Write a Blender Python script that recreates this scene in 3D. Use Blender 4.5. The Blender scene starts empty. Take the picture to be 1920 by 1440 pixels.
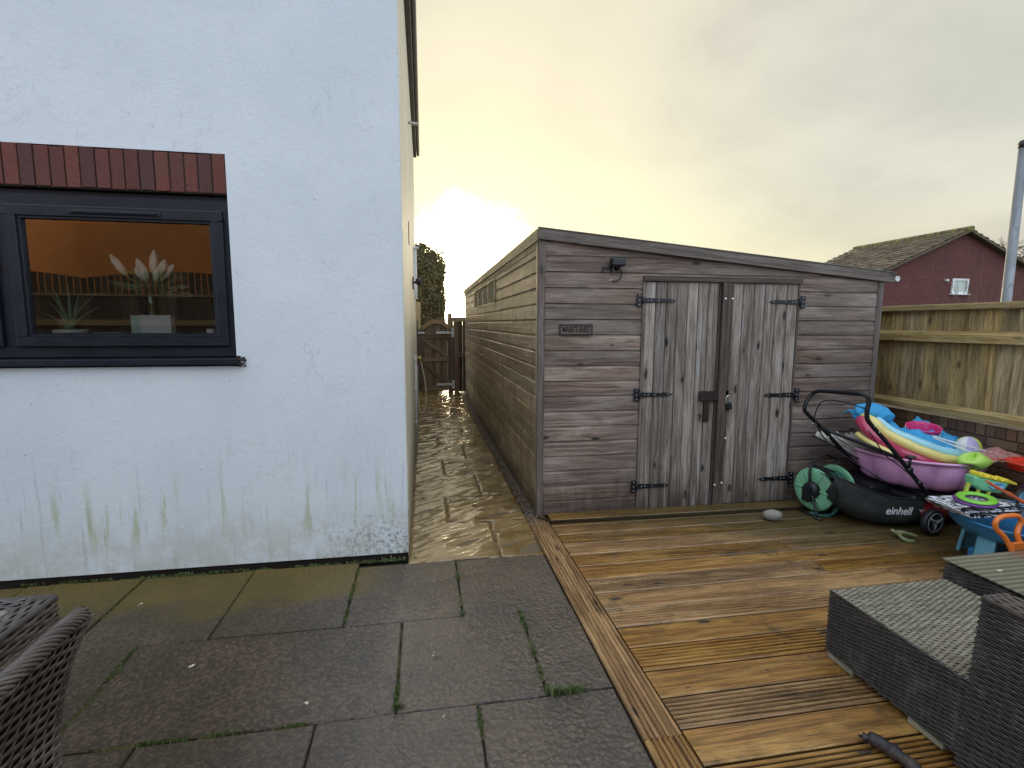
import bpy, bmesh, math, random
from math import sin, cos, pi, radians, sqrt
from mathutils import Vector, Matrix, noise
random.seed(7)
sc = bpy.context.scene
COL = sc.collection
# ------------------------------------------------------------------ camera
YAW, PITCH, ROLL, FPX, EYE = radians(9.812), radians(6.714), radians(.221), 955.06, 1.55
fwd = Vector((sin(YAW)*cos(PITCH), cos(YAW)*cos(PITCH), -sin(PITCH)))
right = Vector((cos(YAW), -sin(YAW), 0)); up = right.cross(fwd)
r2 = right*cos(ROLL)+up*sin(ROLL); u2 = up*cos(ROLL)-right*sin(ROLL)
cam = bpy.data.objects.new('camera', bpy.data.cameras.new('camera')); COL.objects.link(cam)
cam.matrix_world = Matrix(((r2.x,u2.x,-fwd.x,0),(r2.y,u2.y,-fwd.y,0),(r2.z,u2.z,-fwd.z,EYE),(0,0,0,1)))
cam.data.sensor_width = 36; cam.data.lens = FPX/1920*36
cam.data.clip_start = .05; cam.data.clip_end = 2000
sc.camera = cam
# ------------------------------------------------------------------ world, sun, exposure
SUN_EL, SUN_AZ = radians(6), radians(4.4)
sdir = Vector((sin(SUN_AZ)*cos(SUN_EL), cos(SUN_AZ)*cos(SUN_EL), sin(SUN_EL)))
sc.view_settings.view_transform = 'Standard'; sc.view_settings.look = 'None'
sc.view_settings.exposure = 0.22; sc.view_settings.gamma = 1; sc.view_settings.use_curve_mapping = False
w = bpy.data.worlds.new('World'); sc.world = w; w.use_nodes = True
nt = w.node_tree; nt.nodes.clear()

class N:
    """small helper to write node graphs"""
    def __init__(s, nt): s.t = nt
    def n(s, kind, **kw):
        nd = s.t.nodes.new(kind)
        for k, v in kw.items():
            if k.startswith('i_'):
                k2 = k[2:]; k2 = int(k2) if k2.isdigit() else k2.replace('_', ' ')
                if hasattr(v, 'is_output') or isinstance(v, bpy.types.NodeSocket): s.t.links.new(v, nd.inputs[k2])
                else: nd.inputs[k2].default_value = v
            else: setattr(nd, k, v)
        return nd
    def m(s, op, a, b=0.0, c=None):
        nd = s.t.nodes.new('ShaderNodeMath'); nd.operation = op
        for i, v in enumerate((a, b, c)):
            if v is None: continue
            if isinstance(v, bpy.types.NodeSocket): s.t.links.new(v, nd.inputs[i])
            else: nd.inputs[i].default_value = v
        return nd.outputs[0]
    def mix(s, f, a, b, mode='MIX'):
        nd = s.t.nodes.new('ShaderNodeMix'); nd.data_type = 'RGBA'; nd.blend_type = mode
        for i, v in ((0, f), (6, a), (7, b)):
            if isinstance(v, bpy.types.NodeSocket): s.t.links.new(v, nd.inputs[i])
            else: nd.inputs[i].default_value = (*v, 1) if isinstance(v, tuple) and len(v) == 3 else v
        return nd.outputs[2]
    def sm(s, v, a, b, lo=0.0, hi=1.0):
        nd = s.t.nodes.new('ShaderNodeMapRange'); nd.interpolation_type = 'SMOOTHSTEP'
        s.t.links.new(v, nd.inputs[0])
        for i, x in zip((1, 2, 3, 4), (a, b, lo, hi)): nd.inputs[i].default_value = x
        return nd.outputs[0]
    def noise(s, vec, scale, detail=4, rough=.55, dist=0, sc3=None, out=0):
        if sc3:
            mp = s.n('ShaderNodeMapping', i_Scale=sc3); s.t.links.new(vec, mp.inputs[0]); vec = mp.outputs[0]
        nd = s.n('ShaderNodeTexNoise', i_Scale=scale, i_Detail=detail, i_Roughness=rough, i_Distortion=dist)
        s.t.links.new(vec, nd.inputs['Vector']); return nd.outputs[out]
    def voro(s, vec, scale, sc3=None, feature='F1', rnd=1.0, out=0):
        if sc3:
            mp = s.n('ShaderNodeMapping', i_Scale=sc3); s.t.links.new(vec, mp.inputs[0]); vec = mp.outputs[0]
        nd = s.n('ShaderNodeTexVoronoi', feature=feature, i_Scale=scale, i_Randomness=rnd)
        s.t.links.new(vec, nd.inputs['Vector']); return nd.outputs[out]

W = N(nt)
sky = W.n('ShaderNodeTexSky', sky_type='NISHITA', sun_disc=False, sun_elevation=SUN_EL, sun_rotation=SUN_AZ, air_density=1.2, dust_density=2.0)
tc = W.n('ShaderNodeTexCoord').outputs['Generated']
sx = W.n('ShaderNodeSeparateXYZ', i_0=tc)
dt = W.n('ShaderNodeVectorMath', operation='DOT_PRODUCT', i_0=tc); dt.inputs[1].default_value = sdir
d = dt.outputs['Value']
z = sx.outputs[2]
# stretched cloud coordinates: divide by height so layers flatten toward the horizon
zz = W.m('ADD', W.m('MAXIMUM', z, 0.0), .22)
cv = W.n('ShaderNodeCombineXYZ', i_0=W.m('DIVIDE', sx.outputs[0], zz), i_1=W.m('DIVIDE', sx.outputs[1], zz), i_2=0.3)
c1 = W.noise(cv.outputs[0], 1.1, 5, .5, .3)
c2 = W.noise(cv.outputs[0], .55, 3, .5, .2)
c3 = W.noise(cv.outputs[0], 2.6, 6, .6, .5)
cl = W.sm(W.m('ADD', W.m('ADD', W.m('MULTIPLY', c1, .45), W.m('MULTIPLY', c2, .40)), W.m('MULTIPLY', c3, .15)), .40, .60)
front = W.sm(d, -.35, .75)
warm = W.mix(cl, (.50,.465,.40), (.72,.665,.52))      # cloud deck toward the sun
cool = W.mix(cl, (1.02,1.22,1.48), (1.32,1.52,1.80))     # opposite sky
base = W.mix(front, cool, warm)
# pale yellow band low over the horizon and the glow where the sun stands behind the cloud
low = W.m('MULTIPLY', W.sm(z, .42, .04), W.sm(d, .55, .99))
base = W.mix(W.m('MULTIPLY', low, .85), base, (.93,.87,.55))
gl = W.m('POWER', W.m('MAXIMUM', d, 0.0), 20.0)
base = W.mix(W.m('MULTIPLY', gl, .85), base, (1.12,1.02,.64))
core = W.sm(W.m('ADD', d, W.m('MULTIPLY', W.m('SUBTRACT', W.noise(tc, 5.0, 5, .55, .6, sc3=(1, 1, 2.2)), .5), .022)), .987, 1.0)
core = W.m('POWER', core, 3.0)
base = W.mix(core, base, (17.0,14.2,8.4))
grey = W.m('MULTIPLY', W.sm(sx.outputs[0], .25, .75), W.sm(z, .02, .25))
gcol = W.mix(cl, (.50,.50,.45), (.62,.625,.55))
base = W.mix(W.m('MULTIPLY', grey, .75), base, gcol)
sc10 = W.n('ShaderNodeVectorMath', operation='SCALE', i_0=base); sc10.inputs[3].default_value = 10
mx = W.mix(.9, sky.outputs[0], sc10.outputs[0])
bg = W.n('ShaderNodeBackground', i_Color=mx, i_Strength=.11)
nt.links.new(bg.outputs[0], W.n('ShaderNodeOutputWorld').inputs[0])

sl = bpy.data.lights.new('sun', 'SUN'); sl.energy = 1.1; sl.angle = radians(14); sl.color = (1,.84,.56)
so = bpy.data.objects.new('sun', sl); COL.objects.link(so)
so.rotation_euler = (-sdir).to_track_quat('-Z', 'Y').to_euler(); so.location = (0, 0, 30)

# ------------------------------------------------------------------ mesh builder
class MB:
    def __init__(s): s.v=[]; s.f=[]; s.uv=[]; s.r=[]; s.sm=[]
    def face(s, pts, uvs=None, rnd=.5, smooth=False):
        b=len(s.v); s.v.extend(pts); s.f.append(tuple(range(b,b+len(pts))))
        s.uv.extend(uvs or [(p[0],p[1]) for p in pts]); s.r.append(rnd); s.sm.append(smooth)
    def box(s, x0,x1,y0,y1,z0,z1, g='x', rnd=None, xf=None):
        if rnd is None: rnd=random.random()
        if x0>x1: x0,x1=x1,x0
        if y0>y1: y0,y1=y1,y0
        if z0>z1: z0,z1=z1,z0
        ou,ov=rnd*41.3,rnd*17.7
        P=[(x,y,zz) for zz in (z0,z1) for y in (y0,y1) for x in (x0,x1)]
        b=len(s.v); s.v.extend([tuple(xf@Vector(p)) for p in P] if xf else P)
        for q,ax in (((0,2,3,1),2),((4,5,7,6),2),((0,1,5,4),1),((2,6,7,3),1),((0,4,6,2),0),((1,3,7,5),0)):
            s.f.append(tuple(b+i for i in q)); s.r.append(rnd); s.sm.append(False)
            gi='xyz'.index(g); ot=[a for a in (0,1,2) if a!=ax]
            if gi in ot: ua=gi; va=[a for a in ot if a!=gi][0]
            else: ua,va=ot
            off=ax*.61
            s.uv.extend([(P[i][ua]+ou+off, P[i][va]+ov+off) for i in q])
    def prism(s, prof, O, A, B, L, rnd=None, closed=True, cap=True, smooth=False, scale=None):
        """profile [(a,b)] in plane A,B swept along vector L (grain along L)"""
        if rnd is None: rnd=random.random()
        O,A,B,L=map(Vector,(O,A,B,L)); ln=L.length; n=len(prof); b=len(s.v)
        for e in (0,1):
            for a,c in prof: s.v.append(tuple(O+A*a+B*c+L*e))
        per=[0]
        for i in range(n): per.append(per[-1]+(Vector(prof[(i+1)%n])-Vector(prof[i])).length)
        ou,ov=rnd*41.3,rnd*17.7
        for i in range(n if closed else n-1):
            j=(i+1)%n; s.f.append((b+i,b+j,b+n+j,b+n+i)); s.r.append(rnd); s.sm.append(smooth)
            s.uv.extend([(ou,ov+per[i]),(ou,ov+per[i+1]),(ou+ln,ov+per[i+1]),(ou+ln,ov+per[i])])
        if cap:
            for e in (0,1):
                s.f.append(tuple(b+e*n+i for i in (range(n) if e else reversed(range(n))))); s.r.append(rnd); s.sm.append(False)
                s.uv.extend([(ou+prof[i][0],ov+prof[i][1]) for i in (range(n) if e else reversed(range(n)))])
    def grid(s, fn, nu, nv, rnd=.5, smooth=True, closeu=False, uvs=(1,1), rf=None):
        b=len(s.v)
        for j in range(nv+1):
            for i in range(nu+1): s.v.append(tuple(fn(i/nu,j/nv)))
        for j in range(nv):
            for i in range(nu):
                q=[(i,j),(i+1,j),(i+1,j+1),(i,j+1)]
                s.f.append(tuple(b+y*(nu+1)+x for x,y in q)); s.sm.append(smooth)
                s.r.append(rf(i/nu,j/nv) if rf else rnd)
                s.uv.extend([(x/nu*uvs[0],y/nv*uvs[1]) for x,y in q])
    def tube(s, pts, r, seg=8, rnd=.5, cap=True, closed=False, flat=1.0):
        pts=[Vector(p) for p in pts]; n=len(pts); R=r if isinstance(r,(list,tuple)) else [r]*n
        b=len(s.v); pn=None; acc=0
        for i,p in enumerate(pts):
            if closed: t=(pts[(i+1)%n]-pts[i-1])
            else: t=pts[min(i+1,n-1)]-pts[max(i-1,0)]
            t=t.normalized() if t.length>1e-9 else Vector((0,0,1))
            if pn is None:
                pn=t.cross(Vector((0,0,1)))
                if pn.length<.05: pn=t.cross(Vector((0,1,0)))
            pn=(pn-t*pn.dot(t)).normalized(); bn=t.cross(pn)
            for k in range(seg):
                a=2*pi*k/seg; s.v.append(tuple(p+(pn*cos(a)+bn*sin(a)*flat)*R[i]))
        m=n if closed else n-1
        for i in range(m):
            ln=(pts[(i+1)%n]-pts[i]).length
            for k in range(seg):
                k2=(k+1)%seg; i2=(i+1)%n
                s.f.append((b+i*seg+k,b+i*seg+k2,b+i2*seg+k2,b+i2*seg+k)); s.r.append(rnd); s.sm.append(True)
                cc=2*pi*R[i]/seg
                s.uv.extend([(acc,k*cc),(acc,(k+1)*cc),(acc+ln,(k+1)*cc),(acc+ln,k*cc)])
            acc+=ln
        if cap and not closed:
            for i in (0,n-1):
                q=[b+i*seg+k for k in range(seg)]
                if i==0: q.reverse()
                s.f.append(tuple(q)); s.r.append(rnd); s.sm.append(False); s.uv.extend([(0,0)]*seg)
    def lathe(s, prof, C, axis=(0,0,1), seg=24, rnd=.5, smooth=True, sq=(1,1), fn=None):
        """profile [(radius, height)]"""
        ax=Vector(axis).normalized(); e1=ax.cross(Vector((0,0,1)))
        if e1.length<.05: e1=Vector((1,0,0))
        e1.normalize(); e2=ax.cross(e1); C=Vector(C); n=len(prof); b=len(s.v)
        for r,h in prof:
            for k in range(seg):
                a=2*pi*k/seg; rr=r*(fn(a,h) if fn else 1)
                s.v.append(tuple(C+ax*h+e1*cos(a)*rr*sq[0]+e2*sin(a)*rr*sq[1]))
        for i in range(n-1):
            for k in range(seg):
                k2=(k+1)%seg; s.f.append((b+i*seg+k,b+i*seg+k2,b+(i+1)*seg+k2,b+(i+1)*seg+k)); s.r.append(rnd); s.sm.append(smooth)
                s.uv.extend([(k/seg,prof[i][1]),((k+1)/seg,prof[i][1]),((k+1)/seg,prof[i+1][1]),(k/seg,prof[i+1][1])])
        for i in (0,n-1):
            if prof[i][0]>1e-5:
                q=[b+i*seg+k for k in range(seg)]
                if i==0: q.reverse()
                s.f.append(tuple(q)); s.r.append(rnd); s.sm.append(False); s.uv.extend([(0,0)]*seg)
    def build(s, name, mat, parent=None, bevel=0, sub=0, solid=0, label=None, fixn=True):
        me=bpy.data.meshes.new(name); o=bpy.data.objects.new(name, me); COL.objects.link(o)
        off=Vector((0,0,0))
        if parent:
            q=parent
            while q: off+=q.location; q=q.parent
            o.parent=parent
        me.from_pydata([tuple(Vector(p)-off) for p in s.v],[],s.f)
        uvl=me.uv_layers.new(name='UVMap'); uvl.data.foreach_set('uv',[c for u in s.uv for c in u])
        at=me.attributes.new('rnd','FLOAT','FACE'); at.data.foreach_set('value',s.r)
        me.polygons.foreach_set('use_smooth',s.sm)
        if fixn:
            bm=bmesh.new(); bm.from_mesh(me)
            if bevel or sub or solid: bmesh.ops.remove_doubles(bm, verts=bm.verts, dist=1e-5)
            bmesh.ops.recalc_face_normals(bm, faces=bm.faces); bm.to_mesh(me); bm.free()
        me.materials.append(mat)
        if solid: m=o.modifiers.new('s','SOLIDIFY'); m.thickness=solid; m.offset=0
        if sub: m=o.modifiers.new('u','SUBSURF'); m.levels=m.render_levels=sub
        if bevel:
            m=o.modifiers.new('b','BEVEL'); m.width=bevel; m.segments=2; m.limit_method='ANGLE'; m.angle_limit=radians(40)
        if label: o['label']=label
        return o

def thing(name, label, cat, loc, group=None):
    o=bpy.data.objects.new(name,None); COL.objects.link(o); o.location=loc; o.empty_display_size=.1
    o['label']=label; o['category']=cat
    if group: o['group']=group
    return o
def tag(o,label,cat,group=None):
    o['label']=label; o['category']=cat
    if group: o['group']=group
    return o
def struct(o,k='structure'): o['kind']=k; return o
def link_copy(o,parent=None,dx=Vector((0,0,0))):
    c=o.copy(); COL.objects.link(c)
    if parent: c.parent=parent
    else: c.location=Vector(o.location)+dx
    for ch in [q for q in o.children]: link_copy(ch,c)
    return c
def sweep(pts, n=6):
    """Catmull-Rom through points"""
    P=[Vector(p) for p in pts]; P=[P[0]*2-P[1]]+P+[P[-1]*2-P[-2]]; out=[]
    for i in range(1,len(P)-2):
        for k in range(n):
            t=k/n; a,b,c,d_=P[i-1],P[i],P[i+1],P[i+2]
            out.append(.5*((2*b)+(c-a)*t+(2*a-5*b+4*c-d_)*t*t+(3*b-a-3*c+d_)*t**3))
    out.append(P[-2]); return out

# ------------------------------------------------------------------ materials
def mat(name):
    m=bpy.data.materials.new(name); m.use_nodes=True; m.node_tree.nodes.clear()
    g=N(m.node_tree); b=g.n('ShaderNodeBsdfPrincipled'); o=g.n('ShaderNodeOutputMaterial')
    m.node_tree.links.new(b.outputs[0],o.inputs[0]); return m,g,b
def setp(g,b,**kw):
    for k,v in kw.items():
        k={'color':'Base Color','rough':'Roughness','metal':'Metallic','normal':'Normal','spec':'Specular IOR Level','coat':'Coat Weight','coatr':'Coat Roughness','alpha':'Alpha','trans':'Transmission Weight','ior':'IOR','sub':'Subsurface Weight','emit':'Emission Color','es':'Emission Strength'}[k]
        if isinstance(v,bpy.types.NodeSocket): g.t.links.new(v,b.inputs[k])
        else: b.inputs[k].default_value=(*v,1) if isinstance(v,tuple) else v
def bump(g,h,strength=.5,dist=.01,normal=None):
    nd=g.n('ShaderNodeBump',i_Strength=strength,i_Distance=dist,i_Height=h)
    if normal: g.t.links.new(normal,nd.inputs['Normal'])
    return nd.outputs[0]
def plain(name,col,rough=.5,metal=0.,var=.12,bs=.15,scale=30,coat=0.,dirt=0.,dirtc=(.05,.04,.03),spec=.5):
    m,g,b=mat(name); p=g.n('ShaderNodeTexCoord').outputs['Object']
    n1=g.noise(p,scale,4); n2=g.noise(p,scale*.12,3)
    c=g.mix(g.m('MULTIPLY',g.sm(n2,.35,.65),var),col,tuple(x*.55 for x in col))
    if dirt:
        c=g.mix(g.m('MULTIPLY',g.sm(g.noise(p,9,6,.65),.45,.7),dirt),c,dirtc)
    setp(g,b,color=c,rough=g.sm(n1,.2,.8,max(rough-.1,.02),min(rough+.12,1)),metal=metal,coat=coat,spec=spec,normal=bump(g,n1,bs,.002))
    return m
def wood(name,dark,mid,light,rough=(.6,.8),knot=.8,streak=.6,bs=.5,grain=70,spec=.3,tintv=.35,extra=None,kc=(.02,.015,.01)):
    m,g,b=mat(name)
    uv=g.n('ShaderNodeUVMap').outputs[0]; pos=g.n('ShaderNodeNewGeometry').outputs['Position']
    rn=g.n('ShaderNodeAttribute',attribute_name='rnd').outputs['Fac']
    vd=g.n('ShaderNodeTexVoronoi',i_Scale=1.0); mp=g.n('ShaderNodeMapping',i_Scale=(3.4,8.0,1)); g.t.links.new(uv,mp.inputs[0]); g.t.links.new(mp.outputs[0],vd.inputs['Vector'])
    v=vd.outputs[0]; vs=g.n('ShaderNodeSeparateColor',i_0=vd.outputs['Color'])
    pick=g.m('GREATER_THAN',vs.outputs[0],.25)
    dn=g.m('ADD',v,g.m('MULTIPLY',g.m('SUBTRACT',g.noise(uv,45,3),.5),.14))
    kk=g.m('MULTIPLY',g.m('MULTIPLY',g.sm(dn,.17,.09),pick),knot)
    halo=g.m('MULTIPLY',g.m('MULTIPLY',g.sm(dn,.50,.10),pick),min(1,knot*.8))
    # grain lines bend round the knots and wander slowly
    wv=g.m('ADD',g.m('MULTIPLY',halo,.022),g.m('MULTIPLY',g.noise(uv,1,3,.5,0,sc3=(1.4,5,1)),.05))
    cw=g.n('ShaderNodeCombineXYZ',i_1=wv); uw=g.n('ShaderNodeVectorMath',operation='ADD',i_0=uv,i_1=cw.outputs[0]).outputs[0]
    fine=g.noise(uw,1,6,.7,.2,sc3=(5,grain*2.2,1))
    mid_=g.noise(uw,1,5,.65,.3,sc3=(1.3,grain*.75,1))
    crk=g.noise(uw,1,6,.8,.2,sc3=(2.6,grain*1.3,1))
    big=g.noise(uv,1,4,.6,.4,sc3=(1.5,8,1)); blot=g.noise(uv,1,5,.65,.3,sc3=(6,14,1))
    c=g.mix(g.sm(mid_,.40,.60),dark,mid)
    c=g.mix(g.m('MULTIPLY',g.sm(big,.45,.64),streak),c,light)
    c=g.mix(g.m('MULTIPLY',g.sm(blot,.52,.66),.35),c,dark)
    c=g.mix(g.m('MULTIPLY',g.sm(fine,.50,.64),.6),c,tuple(x*.5 for x in dark))
    c=g.mix(g.m('MULTIPLY',g.sm(crk,.59,.65),.85),c,tuple(x*.22 for x in dark))
    c=g.mix(g.m('MULTIPLY',halo,.55),c,dark)
    c=g.mix(kk,c,kc)
    val=g.sm(rn,0,1,1-tintv,1+tintv*.6)
    hs=g.n('ShaderNodeHueSaturation',i_Color=c,i_Value=val,i_Saturation=g.sm(g.m('FRACT',g.m('MULTIPLY',rn,7.3)),0,1,.88,1.08)); c=hs.outputs[0]
    rr=g.sm(mid_,.3,.7,rough[0],rough[1])
    h=g.m('ADD',g.m('MULTIPLY',fine,.9),g.m('ADD',g.m('MULTIPLY',crk,-1.1),g.m('MULTIPLY',kk,-.6)))
    if extra: c,rr=extra(g,c,rr,pos,uv)
    setp(g,b,color=c,rough=rr,spec=spec,normal=bump(g,h,bs,.004))
    return m
def xyz(g,p):
    s=g.n('ShaderNodeSeparateXYZ',i_0=p); return s.outputs

def ex_front(g,c,rr,p,uv):
    X=xyz(g,p); n=g.noise(p,1.3,4); n2=g.noise(p,5,4,.6,0,sc3=(5,1,.5))
    c=g.mix(g.m('MULTIPLY',g.sm(n,.4,.65),.35),c,(.15,.135,.12))
    wet=g.m('MULTIPLY',g.sm(X[2],.55,.05),g.sm(n2,.2,.7,.4,1.0))
    c=g.mix(g.m('MULTIPLY',wet,.7),c,(.05,.026,.018))
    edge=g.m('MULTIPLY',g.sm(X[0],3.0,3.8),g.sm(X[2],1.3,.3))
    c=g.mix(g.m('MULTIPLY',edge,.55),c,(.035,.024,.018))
    rr=g.m('SUBTRACT',rr,g.m('MULTIPLY',wet,.25)); return c,rr
M_front=wood('weathered_cladding',(.135,.090,.068),(.305,.215,.168),(.45,.365,.300),(.5,.75),.9,.6,.8,extra=ex_front,tintv=.24)
def ex_door(g,c,rr,p,uv):
    X=xyz(g,p); n2=g.noise(p,4,4,.6,0,sc3=(6,1,.5))
    wet=g.m('MULTIPLY',g.sm(X[2],.40,.03),g.sm(n2,.2,.7,.4,1.0))
    c=g.mix(g.m('MULTIPLY',wet,.75),c,(.05,.027,.018))
    pale=g.m('MULTIPLY',g.sm(g.noise(uv,1,5,.65,.5,sc3=(1.2,34,1)),.56,.66),.5)
    c=g.mix(pale,c,(.52,.51,.49))
    return c,rr
M_door=wood('silvered_door_boards',(.155,.120,.094),(.33,.275,.228),(.46,.405,.355),(.5,.75),.95,.6,.8,extra=ex_door,tintv=.25)
M_doorrail=wood('brown_cover_strip',(.06,.045,.035),(.14,.105,.085),(.22,.18,.15),(.5,.7),.7,.4,.5)
def ex_side(g,c,rr,p,uv):
    X=xyz(g,p); n=g.noise(p,3,5,.65); n2=g.noise(p,1,4,.6,0,sc3=(1,5,1.2))
    al=g.m('MULTIPLY',g.sm(X[2],1.15,.1),g.sm(n,.38,.62))
    c=g.mix(g.m('MULTIPLY',al,.55),c,(.085,.080,.026))
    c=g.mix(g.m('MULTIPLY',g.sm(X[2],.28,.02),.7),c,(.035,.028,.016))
    c=g.mix(g.m('MULTIPLY',g.sm(n2,.5,.7),.55),c,(.10,.075,.045)); return c,rr
M_side=wood('glow_tinted_cladding',(.23,.17,.115),(.46,.355,.24),(.62,.51,.37),(.3,.5),.5,.5,.6,extra=ex_side,tintv=.2)  # paler, yellower than the front: warm sky glow put into the colour
M_fascia=wood('pale_fascia',(.30,.24,.14),(.46,.38,.22),(.60,.52,.32),(.35,.6),.3,.5,.4)
M_trim=wood('grey_brown_trim',(.10,.075,.062),(.20,.155,.130),(.29,.245,.21),(.5,.75),.6,.4,.5)
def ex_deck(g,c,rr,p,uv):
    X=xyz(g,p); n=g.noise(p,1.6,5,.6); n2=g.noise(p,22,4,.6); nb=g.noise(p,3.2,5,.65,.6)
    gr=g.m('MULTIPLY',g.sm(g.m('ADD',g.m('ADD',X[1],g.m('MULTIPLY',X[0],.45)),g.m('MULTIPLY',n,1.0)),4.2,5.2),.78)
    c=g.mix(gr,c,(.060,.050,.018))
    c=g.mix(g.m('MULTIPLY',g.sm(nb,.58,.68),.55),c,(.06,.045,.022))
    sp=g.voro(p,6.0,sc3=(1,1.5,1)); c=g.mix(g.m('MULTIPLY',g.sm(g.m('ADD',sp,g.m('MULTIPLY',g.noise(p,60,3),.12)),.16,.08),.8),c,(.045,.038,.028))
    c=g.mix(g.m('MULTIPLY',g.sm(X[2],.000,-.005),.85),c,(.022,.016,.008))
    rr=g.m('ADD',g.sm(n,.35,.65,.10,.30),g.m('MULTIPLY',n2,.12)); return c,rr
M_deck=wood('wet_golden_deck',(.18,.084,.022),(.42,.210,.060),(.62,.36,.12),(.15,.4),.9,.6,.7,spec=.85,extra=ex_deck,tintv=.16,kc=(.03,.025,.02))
def ex_fence(g,c,rr,p,uv):
    X=xyz(g,p); n=g.noise(uv,1,5,.6,.4,sc3=(1.6,9,1))
    c=g.mix(g.m('MULTIPLY',g.sm(n,.48,.64),.5),c,(.095,.075,.030)); return c,rr
M_fence=wood('mossy_fence_boards',(.25,.175,.075),(.50,.36,.165),(.68,.52,.26),(.5,.7),.6,.5,.6,extra=ex_fence,tintv=.28)
M_rail=wood('fence_rails',(.27,.195,.085),(.46,.34,.165),(.60,.47,.25),(.5,.7),.5,.5,.5,tintv=.2)
M_gate=wood('brown_gate',(.10,.066,.042),(.18,.122,.078),(.25,.18,.12),(.45,.65),.5,.3,.4)
M_gatel=wood('tan_gate_rails',(.22,.155,.08),(.36,.25,.14),(.45,.33,.20),(.4,.6),.4,.3,.4)
M_gravelboard=wood('dark_bearer',(.03,.022,.012),(.065,.048,.028),(.10,.075,.04),(.3,.6),.4,.3,.5)

# wall paint
def mk_render():
    m,g,b=mat('white_masonry_paint'); p=g.n('ShaderNodeNewGeometry').outputs['Position']; X=xyz(g,p)
    fine=g.noise(p,170,4,.6); med=g.noise(p,28,5,.6); big=g.noise(p,1.3,4,.55)
    c=g.mix(g.sm(big,.35,.68),(.75,.775,.79),(.69,.72,.745))
    c=g.mix(g.m('MULTIPLY',g.sm(g.noise(p,9,6,.75),.54,.70),.38),c,(.60,.63,.645))
    c=g.mix(g.m('MULTIPLY',g.sm(g.noise(p,48,4,.7),.56,.72),.30),c,(.56,.59,.60))
    hair=g.m('ABSOLUTE',g.m('SUBTRACT',g.noise(p,2.6,6,.62,.8),.5)); hc=g.m('MULTIPLY',g.sm(hair,.0035,.0012),g.sm(g.noise(p,1.7,2),.52,.60)); c=g.mix(g.m('MULTIPLY',hc,.45),c,(.38,.39,.38))
    # algae streaks below the window, with a shape of their own
    st=g.noise(p,1,4,.55,.15,sc3=(17,1,1.5)); st2=g.noise(p,1,2,.5,0,sc3=(2.3,1,.6))
    band=g.m('MULTIPLY',g.sm(X[2],.10,.30),g.sm(g.m('ADD',X[2],g.m('MULTIPLY',st2,.5)),1.05,.62))
    gs=g.m('MULTIPLY',g.m('MULTIPLY',g.sm(g.m('ADD',st,g.m('MULTIPLY',g.m('SUBTRACT',g.noise(p,60,4),.5),.14)),.55,.66),g.sm(st2,.44,.58)),band)
    c=g.mix(g.m('MULTIPLY',gs,.7),c,(.44,.47,.24))
    gy=g.m('MULTIPLY',g.sm(g.noise(p,1,5,.6,.1,sc3=(34,1,2.2)),.58,.70),g.sm(X[2],1.0,.35))
    c=g.mix(g.m('MULTIPLY',gy,.38),c,(.36,.37,.33))
    base=g.m('MULTIPLY',g.sm(X[2],.50,.03),g.sm(g.noise(p,5,6,.75),.32,.60))
    c=g.mix(g.m('MULTIPLY',base,.65),c,(.50,.49,.39))
    sp=g.m('MULTIPLY',g.sm(g.noise(p,38,6,.8),.48,.60),g.m('MULTIPLY',g.sm(X[2],.42,.10),g.sm(X[0],-.95,-.15)))
    c=g.mix(g.m('MULTIPLY',sp,.75),c,(.10,.10,.085))
    sp2=g.m('MULTIPLY',g.sm(g.noise(p,1,6,.8,0,sc3=(24,1,60)),.60,.70),g.sm(X[2],.19,.09))
    c=g.mix(g.m('MULTIPLY',sp2,.7),c,(.16,.13,.09))
    dots=g.m('MULTIPLY',g.sm(g.voro(p,7),.045,.02),.7)
    c=g.mix(g.m('MULTIPLY',dots,g.sm(big,.5,.56)),c,(.18,.18,.17))
    chip=g.voro(p,2.3); ring=g.m('MULTIPLY',g.sm(g.m('ABSOLUTE',g.m('SUBTRACT',g.m('ADD',chip,g.m('MULTIPLY',med,.1)),.13)),.012,.003),1.0)
    h=g.m('ADD',g.m('ADD',g.m('MULTIPLY',fine,.5),g.m('MULTIPLY',med,.7)),g.m('ADD',g.m('MULTIPLY',big,2.5),g.m('MULTIPLY',ring,-.25)))
    setp(g,b,color=c,rough=.75,spec=.25,normal=bump(g,h,.6,.007)); return m
M_wall=mk_render()
def mk_cream():
    m,g,b=mat('cream_side_paint'); p=g.n('ShaderNodeNewGeometry').outputs['Position']; X=xyz(g,p)
    n=g.noise(p,1,5,.6,0,sc3=(1,3,.5)); f=g.noise(p,90,4)
    c=g.mix(g.sm(n,.35,.68),(.80,.75,.62),(.66,.61,.48))
    c=g.mix(g.m('MULTIPLY',g.sm(X[2],.6,.05),.6),c,(.34,.28,.15))
    setp(g,b,color=c,rough=.7,normal=bump(g,g.m('ADD',f,g.m('MULTIPLY',n,2)),.5,.005)); return m
M_cream=mk_cream()
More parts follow.
